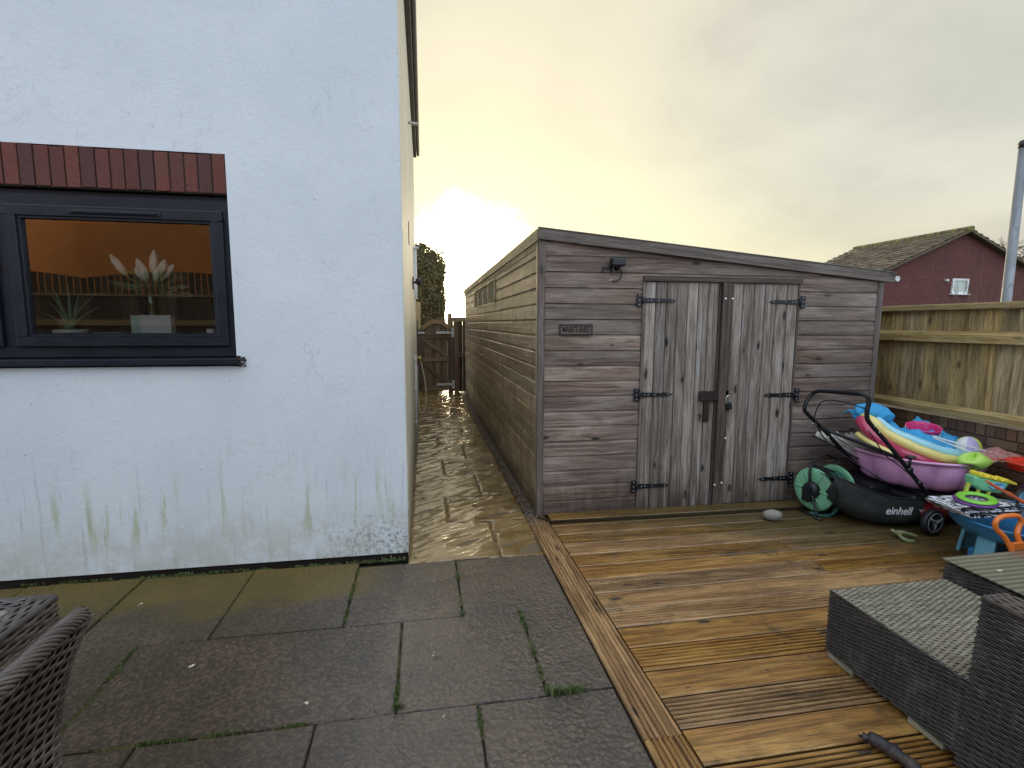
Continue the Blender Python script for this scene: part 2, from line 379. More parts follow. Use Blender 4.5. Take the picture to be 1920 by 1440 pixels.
def mk_slab():
    m,g,b=mat('wet_concrete_slab'); p=g.n('ShaderNodeNewGeometry').outputs['Position']; X=xyz(g,p)
    rn=g.n('ShaderNodeAttribute',attribute_name='rnd').outputs['Fac']
    ag=g.voro(p,44); ag2=g.noise(p,58,5,.7,.3); big=g.noise(p,2.2,5,.6); fine=g.noise(p,260,3,.6)
    c=g.mix(g.sm(big,.35,.65),(.145,.092,.052),(.078,.050,.029))
    c=g.mix(g.m('MULTIPLY',g.sm(ag,.25,.62),.55),c,(.014,.011,.008))
    c=g.mix(g.m('MULTIPLY',g.sm(ag2,.5,.68),.55),c,(.24,.175,.115))
    c=g.mix(g.m('MULTIPLY',g.sm(g.noise(p,140,2),.66,.74),.8),c,(.30,.26,.20))
    c=g.mix(g.sm(rn,0,1,0,.22),c,(.12,.095,.07))
    # algae growing along the foot of the house wall
    e=g.m('ADD',X[1],g.m('MULTIPLY',g.m('SUBTRACT',g.noise(p,2.6,4),.5),.7))
    al=g.m('MULTIPLY',g.sm(e,2.72,2.98),g.sm(X[0],-.05,-.5))
    c=g.mix(g.m('MULTIPLY',al,.82),c,(.17,.115,.028))
    al2=g.m('MULTIPLY',g.sm(e,1.2,2.6),g.m('MULTIPLY',g.sm(X[0],-.3,-1.0),g.sm(big,.4,.6)))
    c=g.mix(g.m('MULTIPLY',al2,.35),c,(.07,.065,.025))
    pud=g.noise(p,1.5,3,.5)
    rr=g.m('ADD',g.sm(pud,.40,.62,.22,.42),g.m('MULTIPLY',al,.25))
    dr=g.m('MULTIPLY',g.sm(X[0],-.15,-.9),.28); rr=g.m('ADD',rr,dr)
    h=g.m('ADD',g.m('MULTIPLY',ag,-.8),g.m('ADD',g.m('MULTIPLY',ag2,1.3),g.m('MULTIPLY',fine,.2)))
    setp(g,b,color=c,rough=rr,spec=g.sm(X[0],-.9,.1,.3,.95),coat=g.m('MULTIPLY',g.sm(X[0],-.9,-.1),g.m('SUBTRACT',1.0,g.m('MULTIPLY',al,.7))),coatr=.30,normal=bump(g,h,1.0,.011)); g.t.links.new(bump(g,h,.8,.009),b.inputs['Coat Normal']); return m
M_slab=mk_slab()
def mk_stone():
    m,g,b=mat('wet_riven_sandstone'); p=g.n('ShaderNodeNewGeometry').outputs['Position']
    rn=g.n('ShaderNodeAttribute',attribute_name='rnd').outputs['Fac']
    n=g.noise(p,2.6,5,.6,.5); f=g.noise(p,70,4); 
    c=g.mix(g.sm(n,.36,.62),(.30,.195,.075),(.17,.095,.018))
    c=g.mix(g.m('MULTIPLY',g.sm(g.noise(p,5,5,.6,.8),.52,.66),.6),c,(.10,.062,.018))
    c=g.mix(g.sm(rn,0,1,0,.3),c,(.34,.25,.13))
    setp(g,b,color=c,rough=g.sm(g.noise(p,7,4),.35,.65,.10,.24),spec=1.0,coat=1.0,coatr=.10,normal=bump(g,g.m('ADD',f,g.m('MULTIPLY',g.noise(p,18,4),2)),.6,.006)); return m
M_stone=mk_stone()
def mk_brick(name,c1,c2,c3,mort,real=True,rough=.8):
    m,g,b=mat(name); p=g.n('ShaderNodeNewGeometry').outputs['Position']
    rn=g.n('ShaderNodeAttribute',attribute_name='rnd').outputs['Fac']
    if real:
        c=g.mix(g.sm(rn,0,.6),c1,c2); c=g.mix(g.sm(rn,.6,1),c,c3); h=g.noise(p,60,5,.7)
        c=g.mix(g.m('MULTIPLY',g.sm(g.noise(p,40,5,.7),.5,.7),.5),c,tuple(x*.4 for x in c1))
        c=g.mix(g.m('MULTIPLY',g.sm(g.noise(p,5,4),.5,.7),.35),c,(.07,.065,.035))
    else:
        uv=g.n('ShaderNodeUVMap').outputs[0]
        bt=g.n('ShaderNodeTexBrick',i_Vector=uv,i_Color1=c1,i_Color2=c2,i_Mortar=mort,i_Scale=1.0) if False else g.n('ShaderNodeTexBrick')
        g.t.links.new(uv,bt.inputs['Vector']); bt.inputs['Color1'].default_value=(*c1,1); bt.inputs['Color2'].default_value=(*c2,1); bt.inputs['Mortar'].default_value=(*mort,1)
        bt.inputs['Scale'].default_value=1; bt.inputs['Brick Width'].default_value=.225; bt.inputs['Row Height'].default_value=.075; bt.inputs['Mortar Size'].default_value=.008
        c=g.mix(g.m('MULTIPLY',g.sm(g.noise(p,1.2,5,.6),.45,.65),.5),bt.outputs[0],c3); h=g.m('SUBTRACT',1.0,bt.outputs[1])
        pale=g.m('MULTIPLY',g.sm(g.noise(p,1,3,.6,0,sc3=(1.2,1,5)),.62,.72),.35); c=g.mix(pale,c,tuple(min(x*2.2,.4) for x in c1))
    setp(g,b,color=c,rough=rough,normal=bump(g,h,.6,.006)); return m
M_lintel=mk_brick('dark_red_lintel_brick',(.115,.034,.024),(.165,.046,.032),(.075,.030,.027),(.05,.03,.03))
M_dwarf=mk_brick('brown_brick',(.17,.085,.045),(.12,.060,.035),(.20,.115,.060),(.04,.03,.02),rough=.6)
M_redbrick=mk_brick('red_gable_brick',(.155,.038,.030),(.115,.028,.024),(.085,.028,.024),(.075,.035,.030),real=False)
M_orange=mk_brick('orange_brick',(.80,.30,.09),(.72,.25,.075),(.66,.22,.07),(.55,.32,.15),real=False)  # brick brightened in place of sunlight that the near house blocks
M_mortar=plain('dark_mortar',(.05,.038,.028),.9,bs=.5)
M_anth=plain('anthracite_frame',(.011,.014,.021),.4,var=.0,bs=.0,scale=8,spec=.35)
M_black=plain('black_metal',(.010,.011,.014),.4,metal=.2,bs=.4,scale=120)
M_blackp=plain('black_plastic',(.014,.014,.016),.38,bs=.2,scale=90)
M_bolt=plain('galvanised_bolt',(.75,.74,.70),.25,metal=.8)
M_rust=plain('rusty_bolt_plate',(.035,.026,.024),.5,metal=.4,var=.5,dirt=.4,dirtc=(.10,.05,.03))
M_galv=plain('galvanised_strap',(.50,.50,.48),.45,metal=.6)
M_glass_dark=None
def mk_glass(name,tint=(1,1,1),lo=.10,hi=1.0):
    m=bpy.data.materials.new(name); m.use_nodes=True; m.node_tree.nodes.clear(); g=N(m.node_tree)
    fr=g.n('ShaderNodeFresnel',i_IOR=1.75); f=g.m('ADD',fr.outputs[0],lo)
    tr=g.n('ShaderNodeBsdfTransparent',i_Color=(*tint,1)); gl=g.n('ShaderNodeBsdfGlossy',i_Roughness=.01)
    ms=g.n('ShaderNodeMixShader',i_0=f,i_1=tr.outputs[0],i_2=gl.outputs[0]); o=g.n('ShaderNodeOutputMaterial'); g.t.links.new(ms.outputs[0],o.inputs[0]); return m
M_pane=mk_glass('double_glazing',(.93,.95,.93),.17)
M_clear=mk_glass('clear_glass',(.92,.96,.94),.02)
M_shedpane=plain('grey_green_glazing',(.42,.46,.38),.15,bs=.02,coat=.5)
M_white=plain('white_ceramic',(.75,.75,.72),.35,bs=.05)
M_mint=plain('mint_card',(.42,.62,.55),.5,bs=.05)
M_aloe=plain('aloe_leaf',(.20,.30,.17),.45,var=.4)
M_leaf=plain('dark_leaf',(.07,.13,.045),.4,var=.4)
M_stem=plain('flower_stem',(.16,.25,.07),.5)
def mk_lily():
    m,g,b=mat('lily_bud'); uv=g.n('ShaderNodeUVMap').outputs[0]; s=g.n('ShaderNodeSeparateXYZ',i_0=uv)
    c=g.mix(g.sm(s.outputs[1],.0,.07),(.45,.55,.22),(.90,.90,.80)); wv=g.m('SINE',g.m('MULTIPLY',s.outputs[0],2*pi*6))
    c=g.mix(g.sm(wv,.3,1,0,.45),c,(.50,.60,.30)); setp(g,b,color=c,rough=.5,sub=.1); return m
M_lily=mk_lily()
M_amber=plain('amber_glass',(.30,.13,.03),.15,coat=.5)
M_room=plain('room_wall',(.12,.11,.09),.9)
M_rope=plain('hose_beige',(.45,.40,.28),.4)
M_wpl=plain('white_plastic_pipe',(.70,.70,.68),.35,bs=.05,dirt=.3,dirtc=(.35,.33,.26))
M_gutter=plain('grey_gutter',(.15,.14,.125),.45,dirt=.4)
M_tile=None
def mk_tile():
    m,g,b=mat('mossy_roof_tiles'); uv=g.n('ShaderNodeUVMap').outputs[0]; p=g.n('ShaderNodeNewGeometry').outputs['Position']; X=xyz(g,p)
    rn=g.n('ShaderNodeAttribute',attribute_name='rnd').outputs['Fac']
    n=g.noise(p,2.2,5,.7); c=g.mix(g.sm(rn,0,1),(.10,.075,.045),(.20,.155,.10))
    c=g.mix(g.m('MULTIPLY',g.sm(n,.46,.6),.7),c,(.055,.04,.026))
    n3=g.noise(p,4.5,5,.75); mo=g.m('ADD',g.sm(n3,.54,.66,0,.35),g.m('MULTIPLY',g.sm(X[2],4.75,5.15),g.sm(n3,.42,.6)))
    c=g.mix(g.m('MINIMUM',mo,1.0),c,(.20,.19,.035)); setp(g,b,color=c,rough=.8,normal=bump(g,n3,.5,.02)); return m
M_tile=mk_tile()
def mk_wicker(name,col,rough=.38,edge=(.16,.14,.12)):
    m,g,b=mat(name); p=g.n('ShaderNodeNewGeometry').outputs['Position']; rn=g.n('ShaderNodeAttribute',attribute_name='rnd').outputs['Fac']
    n=g.noise(p,9,5,.65); c=g.mix(g.sm(rn,0,1),tuple(x*.6 for x in col),tuple(x*1.5 for x in col))
    c=g.mix(g.m('MULTIPLY',g.sm(n,.5,.68),.5),c,edge)
    setp(g,b,color=c,rough=g.sm(g.noise(p,30,3),.3,.7,rough-.1,rough+.15),spec=.5,normal=bump(g,g.noise(p,240,3),.25,.002)); return m
M_wick=mk_wicker('dark_wicker',(.042,.037,.034))
M_wickt=mk_wicker('sky_lit_wicker_top',(.20,.175,.125),edge=(.33,.295,.22))  # top strands paler than the sides: sky reflection put into the colour
M_wickc=mk_wicker('brown_grey_wicker',(.085,.068,.060),edge=(.28,.25,.22))
M_feet=plain('pale_plastic_foot',(.33,.31,.22),.5,dirt=.4)
M_moss=plain('moss',(.075,.085,.018),.8,var=.6)
M_weed=plain('weed_green',(.11,.145,.04),.6,var=.5)
M_hedge=plain('hedge_leaf',(.20,.165,.06),.6,var=.5,scale=10)
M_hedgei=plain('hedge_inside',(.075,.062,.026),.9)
M_bark=plain('twig_bark',(.11,.075,.05),.8,var=.4)
M_twig=plain('red_brown_twig',(.13,.07,.05),.8,var=.4)
M_gravel=plain('gravel_mix',(.17,.12,.09),.55,var=.7,scale=60)
M_soil=plain('dark_joint_soil',(.032,.027,.017),.85,bs=.8)
M_groundm=plain('garden_ground',(.06,.07,.03),.9,var=.6)
M_dpc=plain('black_bitumen_plinth',(.022,.014,.012),.5,bs=.6)
def mk_steel():
    m,g,b=mat('galvanised_lamp_column'); p=g.n('ShaderNodeNewGeometry').outputs['Position']
    n=g.voro(p,22,sc3=(1,1,.35),out=1); s=g.n('ShaderNodeSeparateColor',i_0=n)
    c=g.mix(s.outputs[0],(.18,.19,.20),(.27,.285,.30)); setp(g,b,color=c,rough=.5,metal=.35); return m
M_steel=mk_steel()
# toys and tools
M_lav=plain('lavender_pink_plastic',(.74,.37,.60),.38,var=.12,bs=.05,scale=20,coat=.3,dirt=.12)
M_pink=plain('hot_pink_plastic',(.75,.035,.20),.35,bs=.03,coat=.3)
M_mag=plain('magenta_vinyl',(.50,.05,.12),.3,var=.2,coat=.4)
M_yel=plain('yellow_vinyl',(.82,.68,.22),.3,var=.1,coat=.4)
M_sky=plain('pale_blue_vinyl',(.35,.68,.80),.3,var=.1,coat=.4)
M_towel=plain('bright_blue_cloth',(.045,.36,.68),.75,var=.3,bs=.6,scale=60)
M_lime=plain('lime_plastic',(.45,.72,.12),.4,coat=.3)
M_lime2=plain('yellow_green_plastic',(.62,.74,.10),.4,coat=.3)
M_green=plain('bright_green_plastic',(.22,.62,.05),.35,coat=.4)
M_mintp=plain('mint_green_plastic',(.20,.58,.30),.4,coat=.2,dirt=.15)
M_ye=plain('warm_yellow_plastic',(.80,.62,.04),.4,coat=.2)
M_purple=plain('purple_plastic',(.16,.035,.26),.35,coat=.4)
M_red=plain('red_plastic',(.75,.035,.015),.35,coat=.3)
M_redo=plain('coral_red_plastic',(.62,.11,.035),.4,coat=.2)
M_orangep=plain('orange_plastic',(.85,.21,.035),.4,coat=.2)
M_blue=plain('water_table_blue',(.025,.20,.42),.35,coat=.3,dirt=.2)
M_lblue=plain('pale_blue_plastic',(.16,.42,.52),.4,coat=.2,dirt=.2)
M_lblue2=plain('ice_blue_plastic',(.22,.52,.72),.3,coat=.3)
M_lavn=plain('pale_violet_plastic',(.50,.42,.66),.4,coat=.2)
M_net=None
def mk_net():
    m,g,b=mat('translucent_pink_net'); uv=g.n('ShaderNodeTexCoord').outputs['Object']
    setp(g,b,color=(.62,.30,.27),rough=.6,alpha=g.sm(g.noise(uv,60,3),.3,.7,.35,.8)); return m
M_net=mk_net()
def mk_zebra():
    m,g,b=mat('zebra_striped_cloth'); uv=g.n('ShaderNodeUVMap').outputs[0]
    n=g.noise(uv,1,3,.5,1.2,sc3=(7,2,1)); s=g.m('SINE',g.m('MULTIPLY',n,46.0)); setp(g,b,color=g.mix(g.sm(s,-.15,.15),(.70,.70,.72),(.020,.022,.03)),rough=.8); return m
M_zebra=mk_zebra()
M_mowred=plain('dark_red_mower_shell',(.13,.008,.012),.3,coat=.3)
def mk_bag():
    m,g,b=mat('black_green_fabric'); p=g.n('ShaderNodeNewGeometry').outputs['Position']
    setp(g,b,color=g.mix(g.sm(g.noise(p,6,4),.4,.65),(.020,.024,.022),(.036,.040,.037)),rough=.6,normal=bump(g,g.m('ADD',g.noise(p,7,3,.5,.4),g.m('MULTIPLY',g.noise(p,300,2),.08)),.5,.02)); return m
M_bag=mk_bag()
M_wheelg=plain('grey_wheel_rim',(.20,.20,.22),.4)
M_reel=plain('pale_green_reel',(.22,.52,.30),.35,var=.3,scale=12,coat=.2,dirt=.15)
M_hose=plain('dark_green_hose',(.03,.15,.10),.4)
M_hose2=plain('teal_hose',(.05,.20,.17),.4)
M_cream2=plain('off_white_slats',(.78,.75,.66),.5,dirt=.3)
M_pebble=plain('grey_pebble',(.27,.245,.20),.6,var=.4,bs=.6,scale=18,dirt=.4,dirtc=(.12,.10,.07))
M_stick=plain('dark_bark_stick',(.030,.024,.028),.5,var=.6,bs=1.0,scale=40,dirt=.5,dirtc=(.16,.10,.05))
M_sign=wood('carved_sign',(.13,.10,.08),(.22,.17,.14),(.26,.21,.175),(.5,.7),.1,.3,.3)
M_letter=plain('dark_letter',(.018,.014,.012),.6)
M_logo=plain('white_print',(.70,.71,.70),.6)
M_glove=plain('muddy_olive_rubber',(.22,.23,.10),.5,var=.5)
M_petal=plain('pale_leaf_scrap',(.65,.60,.42),.7)

# ------------------------------------------------------------------ ground
mb=MB(); mb.box(-400,400,-400,600,-.30,-.06); struct(mb.build('ground',M_groundm))
mb=MB(); mb.box(-7,.80,-3.5,3.235,-.05,-.02); struct(mb.build('paving_bed',M_soil)); mb=MB(); mb.box(-.125,.81,3.24,12.4,-.05,-.0165); struct(mb.build('path_pointing',plain('brown_pointing',(.16,.115,.065),.7,bs=.8)))
# patio slabs: rows in depth, joints across
def rnd_slab(mb,x0,x1,y0,y1,zt,r):
    x0+=.0045;x1-=.0045;y0+=.0045;y1-=.0045; c=.005
    t=[zt+random.uniform(-.0025,.0025) for _ in range(4)]
    P=[(x0,y0),(x1,y0),(x1,y1),(x0,y1)]; Q=[(x0+c,y0+c),(x1-c,y0+c),(x1-c,y1-c),(x0+c,y1-c)]
    for i in range(4):
        j=(i+1)%4
        mb.face([(*P[i],-.03),(*P[j],-.03),(*P[j],t[j]-c),(*P[i],t[i]-c)],rnd=r)
        mb.face([(*P[i],t[i]-c),(*P[j],t[j]-c),(*Q[j],t[j]),(*Q[i],t[i])],rnd=r)
    mb.face([(*Q[i],t[i]) for i in range(4)],rnd=r)
mb=MB()
rows=[(3.228,2.573,[.785,.183,-.434,-1.075,-1.705,-2.33,-2.95,-3.6,-4.2,-4.8,-5.4,-6]),
      (2.573,1.925,[.785,.493,-.135,-1.385,-2.01,-2.65,-3.3,-3.9,-4.5,-5.1,-5.7]),
      (1.925,1.305,[.785,.195,-.440,-1.075,-1.69,-2.3,-2.9,-3.5,-4.1,-4.7,-5.3]),
      (1.305,.68,[.785,.48,-.13,-.75,-1.38,-2.0,-2.6,-3.2,-3.8,-4.4]),(.68,.06,[.785,.2,-.43,-1.06,-1.7,-2.3,-2.9]),(.06,-.56,[.785,.48,-.13,-.75,-1.38,-2]),
      (-.56,-3.4,[.785,0,-.8,-1.6,-2.4,-3.2,-4,-5,-6])]
for y1,y0,xs in rows:
    for a,b_ in zip(xs[:-1],xs[1:]): rnd_slab(mb,b_,a,y0,(3.292 if y1>3.2 and a<-.2 else y1),random.uniform(-.003,.001),random.random())
struct(mb.build('patio',M_slab))
# riven sandstone path
mb=MB()
prow=[3.235,3.876,4.50,5.157,5.79,6.44,7.05,7.68,8.30,8.92,9.55,10.18,10.80,11.42,12.1]
pj=[.49,.17,.50,.19,.47,.16,.51,.2,.48,.18,.5,.2,.48,.2]
def riven(x,y,o):
    a=x*.86+y*.5; b_=-x*.5+y*.86
    v=noise.noise(Vector((a*2.2+o,b_*9+o*3,o)))+.5*noise.noise(Vector((a*5+o,b_*21,o+4)))
    r=1-abs(v)*2
    return .015*r+.004*noise.noise(Vector((x*3+o,y*3,o)))
for i in range(len(prow)-1):
    for a,b_ in ((-.122,pj[i]),(pj[i],.80)):
        x0,x1,y0,y1=a+.003,b_-.003,prow[i]+.004,prow[i+1]-.004
        st=.012 if i<5 else .022; nu=max(4,int((x1-x0)/st)); nv=max(4,int((y1-y0)/st)); o=random.random()*50
        def fn(u,v,x0=x0,x1=x1,y0=y0,y1=y1,o=o):
            x=x0+(x1-x0)*u; y=y0+(y1-y0)*v; e=min(u*(x1-x0),(1-u)*(x1-x0),v*(y1-y0),(1-v)*(y1-y0))
            return (x,y,-.014+riven(x,y,o)-(.008 if e<.002 else 0))
        mb.grid(fn,nu,nv,rnd=random.random())
struct(mb.build('path',M_stone,fixn=False))
# gravel strip beside the shed
mb=MB(); rr=random.Random(3)
mb.box(.80,.885,3.75,12.0,-.04,-.012)
for k in range(2600):
    x=rr.uniform(.795,.885); y=3.7+rr.random()**1.4*7.4; s=rr.uniform(.006,.016); z0=rr.uniform(-.012,.004); r=rr.random()
    q=[(x+rr.uniform(-s,s)*.3+s*cos(t),y+s*sin(t),z0+rr.uniform(0,s)) for t in (0.3,1.6,2.9,4.2,5.3)]
    for i in range(5): mb.face([q[i],q[(i+1)%5],(x,y,z0+s)],rnd=r)
struct(mb.build('gravel',M_gravel),'stuff')

# ------------------------------------------------------------------ house
hs=thing('rendered_house','white painted house wall beside the path with brick lintel and dark window','house',(-.125,3.32,0))
X1,Y0,Z0w,HT=-.125,3.32,.032,4.75
wx0,wx1,wz0,wz1=-3.60,-1.118,1.29,2.285
mb=MB()
def wallq(x0,x1,z0,z1,nx=1):
    mb.face([(x0,Y0,z0),(x1,Y0,z0),(x1,Y0,z1),(x0,Y0,z1)])
# front leaf with an opening for the window and for the lintel bricks
lz=2.52
for a in ((-8,wx0,Z0w,HT),(wx0,wx1,Z0w,wz0),(wx1,X1,Z0w,HT),(wx0,wx1,lz,HT)): wallq(*a)
for x in (wx0,wx1): mb.face([(x,Y0,wz0),(x,Y0+.28,wz0),(x,Y0+.28,lz),(x,Y0,lz)])
mb.face([(wx0,Y0,lz),(wx1,Y0,lz),(wx1,Y0+.28,lz),(wx0,Y0+.28,lz)]); mb.face([(wx0,Y0,wz0),(wx1,Y0,wz0),(wx1,Y0+.28,wz0),(wx0,Y0+.28,wz0)])
mb.face([(-8,Y0,Z0w),(X1,Y0,Z0w),(X1,Y0+.05,Z0w),(-8,Y0+.05,Z0w)])
mb.face([(-8,Y0,HT),(X1,Y0,HT),(-4.1,Y0,7.0)])
mb.build('front_wall',M_wall,hs,fixn=False)
mb=MB(); YB=9.3
mb.face([(X1,Y0+.001,-.03),(X1,YB,-.03),(X1,YB,4.4),(X1,Y0+.001,4.4)]); mb.face([(X1,YB,-.03),(-8,YB,-.03),(-8,YB,4.75),(X1,YB,4.75)])
mb.face([(-8,YB,-.03),(-8,Y0,-.03),(-8,Y0,4.75),(-8,YB,4.75)])
# ragged lip of render at the corner
for k in range(90):
    z0=.03+k*.05; w_=.004+.006*abs(noise.noise(Vector((k*.6,1,2))))
    mb.box(X1-.001,X1+w_,Y0+.002,Y0+.03,z0,z0+.05)
mb.build('side_wall',M_cream,hs,fixn=False)
mb=MB(); mb.box(-8,X1-.004,Y0+.022,Y0+.05,-.04,.038,g='x'); mb.build('plinth',M_dpc,hs)
mb=MB(); x=wx1-.004; 
while x>wx0:
    wd=.0745+random.uniform(-.003,.003)
    mb.box(x-wd+.0075,x,Y0-.004+random.uniform(-.003,.002),Y0+.09,wz1+.012+random.uniform(-.003,.003),lz-.004+random.uniform(-.006,.004)); x-=wd
o=mb.build('brick_lintel',M_lintel,hs,bevel=.003)
mb=MB(); mb.box(wx0+.002,wx1-.002,Y0+.004,Y0+.2,wz1+.008,lz-.01); mb.build('lintel_mortar',M_mortar,hs)
# gutter, soffit, roof
mb=MB(); mb.box(X1+.001,-.088,Y0-.25,YB,4.385,4.40,g='y'); mb.box(-.088,-.075,Y0-.25,YB,4.375,4.60,g='y'); mb.build('soffit',M_gutter,hs)
mb=MB(); pr=[(.026*cos(t),-.03-.035*sin(t)) for t in [pi*k/8 for k in range(9)]]
mb.prism([(a,b_+.0) for a,b_ in pr]+[(-.023,-.027),(.023,-.027)],(-.046,Y0-.28,4.46),(1,0,0),(0,0,1),(0,YB-Y0+.25,0),smooth=False); mb.build('gutter',M_gutter,hs)
mb=MB(); mb.prism([(-.05,4.62),(-4.1,7.1),(-8.2,4.62),(-8.2,4.55),(-4.1,7.0),(-.05,4.55)],(0,Y0-.3,0),(1,0,0),(0,0,1),(0,YB-Y0+.5,0)); mb.build('roof',M_tile,hs)
# vent brick and overflow pipe
mb=MB(); mb.box(X1-.05,X1+.006,4.93,5.08,2.29,2.49); mb.build('air_brick',plain('terracotta_vent',(.30,.15,.05),.8),hs)
mb=MB(); mb.tube([(X1-.02,5.66,3.62),(X1+.10,5.66,3.61)],.014,10); mb.build('overflow_pipe',M_galv,hs)
# room behind the window
mb=MB(); rx0,rx1,ry1,rz0,rz1=-4.2,-.45,6.4,.3,2.75
mb.face([(rx0,ry1,rz0),(rx1,ry1,rz0),(rx1,ry1,rz1),(rx0,ry1,rz1)]); mb.face([(rx0,3.62,rz1),(rx1,3.62,rz1),(rx1,ry1,rz1),(rx0,ry1,rz1)]); mb.face([(rx0,3.62,rz0),(rx1,3.62,rz0),(rx1,ry1,rz0),(rx0,ry1,rz0)])
for xx in (rx0,rx1): mb.face([(xx,3.62,rz0),(xx,ry1,rz0),(xx,ry1,rz1),(xx,3.62,rz1)])
mb.face([(rx0,3.62,rz0),(rx1,3.62,rz0),(rx1,3.62,1.45),(rx0,3.62,1.45)]); mb.face([(wx1,3.6,1.4),(rx1,3.62,1.4),(rx1,3.62,rz1),(wx1,3.6,rz1)])
mb.build('room_interior',M_room,hs,fixn=False)
mb=MB(); mb.box(wx0+.02,wx1-.02,3.385,3.66,1.452,1.478); mb.build('inner_sill',M_white,hs)
# window
wf=mbw=MB()
def frame(mb,x0,x1,z0,z1,w_,y0,y1,top=None):
    t=top or w_
    mb.box(x0,x1,y0,y1,z0,z0+w_,rnd=.5); mb.box(x0,x1,y0,y1,z1-t,z1,rnd=.5); mb.box(x0,x0+w_,y0,y1,z0+w_,z1-t,rnd=.5); mb.box(x1-w_,x1,y0,y1,z0+w_,z1-t,rnd=.5)
yf=3.345
mb=MB(); frame(mb,wx0+.003,wx1-.003,1.347,2.262,.06,yf,yf+.06); mb.box(-2.335,-2.275,yf,yf+.06,1.407,2.202)
mb.box(wx0+.003,wx1-.003,yf+.02,yf+.06,2.262,2.289); win=mb.build('window_frame',M_anth,hs,bevel=.004)
for (a,b_) in ((-2.272,-1.158),(-3.54,-2.338)):
    mb=MB(); frame(mb,a,b_,1.410,2.200,.058,yf-.022,yf+.05); sash=mb.build('sash',M_anth,win,bevel=.006)
    mb=MB(); frame(mb,a+.056,b_-.056,1.466,2.144,.018,yf-.010,yf+.03); sb=mb.build('glazing_bead',M_anth,win,bevel=.004)
    mb=MB(); mb.face([(a+.06,yf+.012,1.47),(b_-.06,yf+.012,1.47),(b_-.06,yf+.012,2.14),(a+.06,yf+.012,2.14)]); mb.build('window_pane',M_pane,win,fixn=False)
mb=MB(); mb.box(-1.93,-1.50,yf-.036,yf-.019,2.160,2.176); mb.box(-1.95,-1.48,yf-.028,yf-.02,2.154,2.180); mb.build('trickle_vent',M_anth,win,bevel=.003)
mb=MB(); mb.prism([(0,0),(.13,.012),(.13,.045),(0,.055),(-.0,.05)],(wx0+.003,yf+.06,1.292),(0,-1,0),(0,0,1),(wx1-wx0+.012,0,0)); mb.build('outer_sill',M_anth,hs,bevel=.003)
mb=MB()
for k in range(26): 
    x=-1.105+random.uniform(-.01,.035); zz_=1.29+random.uniform(-.0,.06)-max(0,(x+1.09))*.6; s=random.uniform(.006,.014); mb.lathe([(0,-s*.6),(s,-.2*s),(s*.8,s*.5),(0,s*.7)],(x,Y0-.008+random.uniform(-.01,.008),zz_),seg=6,smooth=False)
mb.build('broken_mortar',M_rust,hs)

# things on the window sill
def pot(name,lab,x,y,r,h,m_): pass
sz=1.478
t=thing('aloe_plant','spiky aloe plant in a shallow white pot on the left of the window sill','plant',(-2.10,3.5,sz))
mb=MB(); mb.lathe([(.06,0),(.082,.005),(.084,.03),(.078,.03),(.07,.02),(0,.02)],(-2.10,3.5,sz),seg=24); mb.build('pot',M_white,t)
mb=MB()
for a,l,ln in ((-.9,.30,.6),(-.35,.28,.35),(.05,.30,.05),(.3,.26,.4),(.75,.30,.9),(.5,.22,.5),(-.6,.24,.8),(1.2,.2,1.),(-1.3,.2,1.1)):
    pts=[(-2.10+sin(a)*ln*l*(s**1.3)*.95,3.5+.06*sin(a*5)*s,sz+.02+l*.95*s*(1-.25*abs(ln)*s)) for s in [k/6 for k in range(7)]]
    mb.tube(pts,[.019*(1-.9*k/6) for k in range(7)],6,flat=.5)
mb.build('aloe_leaves',M_aloe,t)
t=thing('lily_vase','clear glass vase of white lily buds on the window sill','vase of flowers',(-1.675,3.56,sz))
mb=MB(); mb.lathe([(.048,0),(.05,.004),(.040,.10),(.036,.18),(.05,.29),(.047,.29),(.033,.18),(.036,.1),(.045,.012),(0,.012)],(-1.675,3.56,sz),seg=24); mb.build('glass_vase',M_clear,t)
base=Vector((-1.675,3.56,sz+.02)); ms,ml,mf=MB(),MB(),MB()
for (tx,tz,ang,ln) in ((-1.85,1.955,-.55,.15),(-1.69,1.93,-.35,.13),(-1.61,1.985,.12,.15),(-1.655,1.90,-.1,.11),(-1.50,1.90,.75,.13),(-1.53,1.925,.35,.10),(-1.585,1.89,.3,.1),(-1.72,1.88,-.6,.09)):
    tip=Vector((tx,3.47+.03*sin(tx*50),tz)); dv=Vector((sin(ang),-.05,cos(ang))).normalized(); bs_=tip-dv*ln
    ms.tube(sweep([base,base+Vector((0,0,.22)),bs_],5),.004,6)
    mf.lathe([(.004,0),(.016,ln*.15),(.024,ln*.45),(.021,ln*.75),(.005,ln*1.02),(0,ln*1.03)],bs_,dv,10)
for k in range(60):
    a=random.uniform(-1.9,1.9); l=random.uniform(.07,.14); p=base+Vector((sin(a)*.05+random.uniform(-.07,.09),random.uniform(-.04,.04),random.uniform(.22,.36)))
    q=p+Vector((sin(a)*l,random.uniform(-.03,.03),cos(a)*l*.6)); n_=Vector((cos(a),0,-sin(a)))*.014; m_=(p+q)/2
    ml.face([p,m_+n_,q,m_-n_])
ms.build('stems',M_stem,t); mf.build('lily_buds',M_lily,t); ml.build('leaves',M_leaf,t,fixn=False)
t=mbx=MB(); mb=MB(); mb.box(-1.690,-1.520,3.44,3.50,sz,sz+.118); tag(mb.build('white_box',M_white,None,bevel=.003),'plain white box pot in front of the lily vase on the window sill','box')
mb=MB(); mb.box(-1.745,-1.693,3.45,3.50,sz,sz+.115); tag(mb.build('mint_box',M_mint,None,bevel=.002),'narrow mint green box left of the white box on the window sill','box')
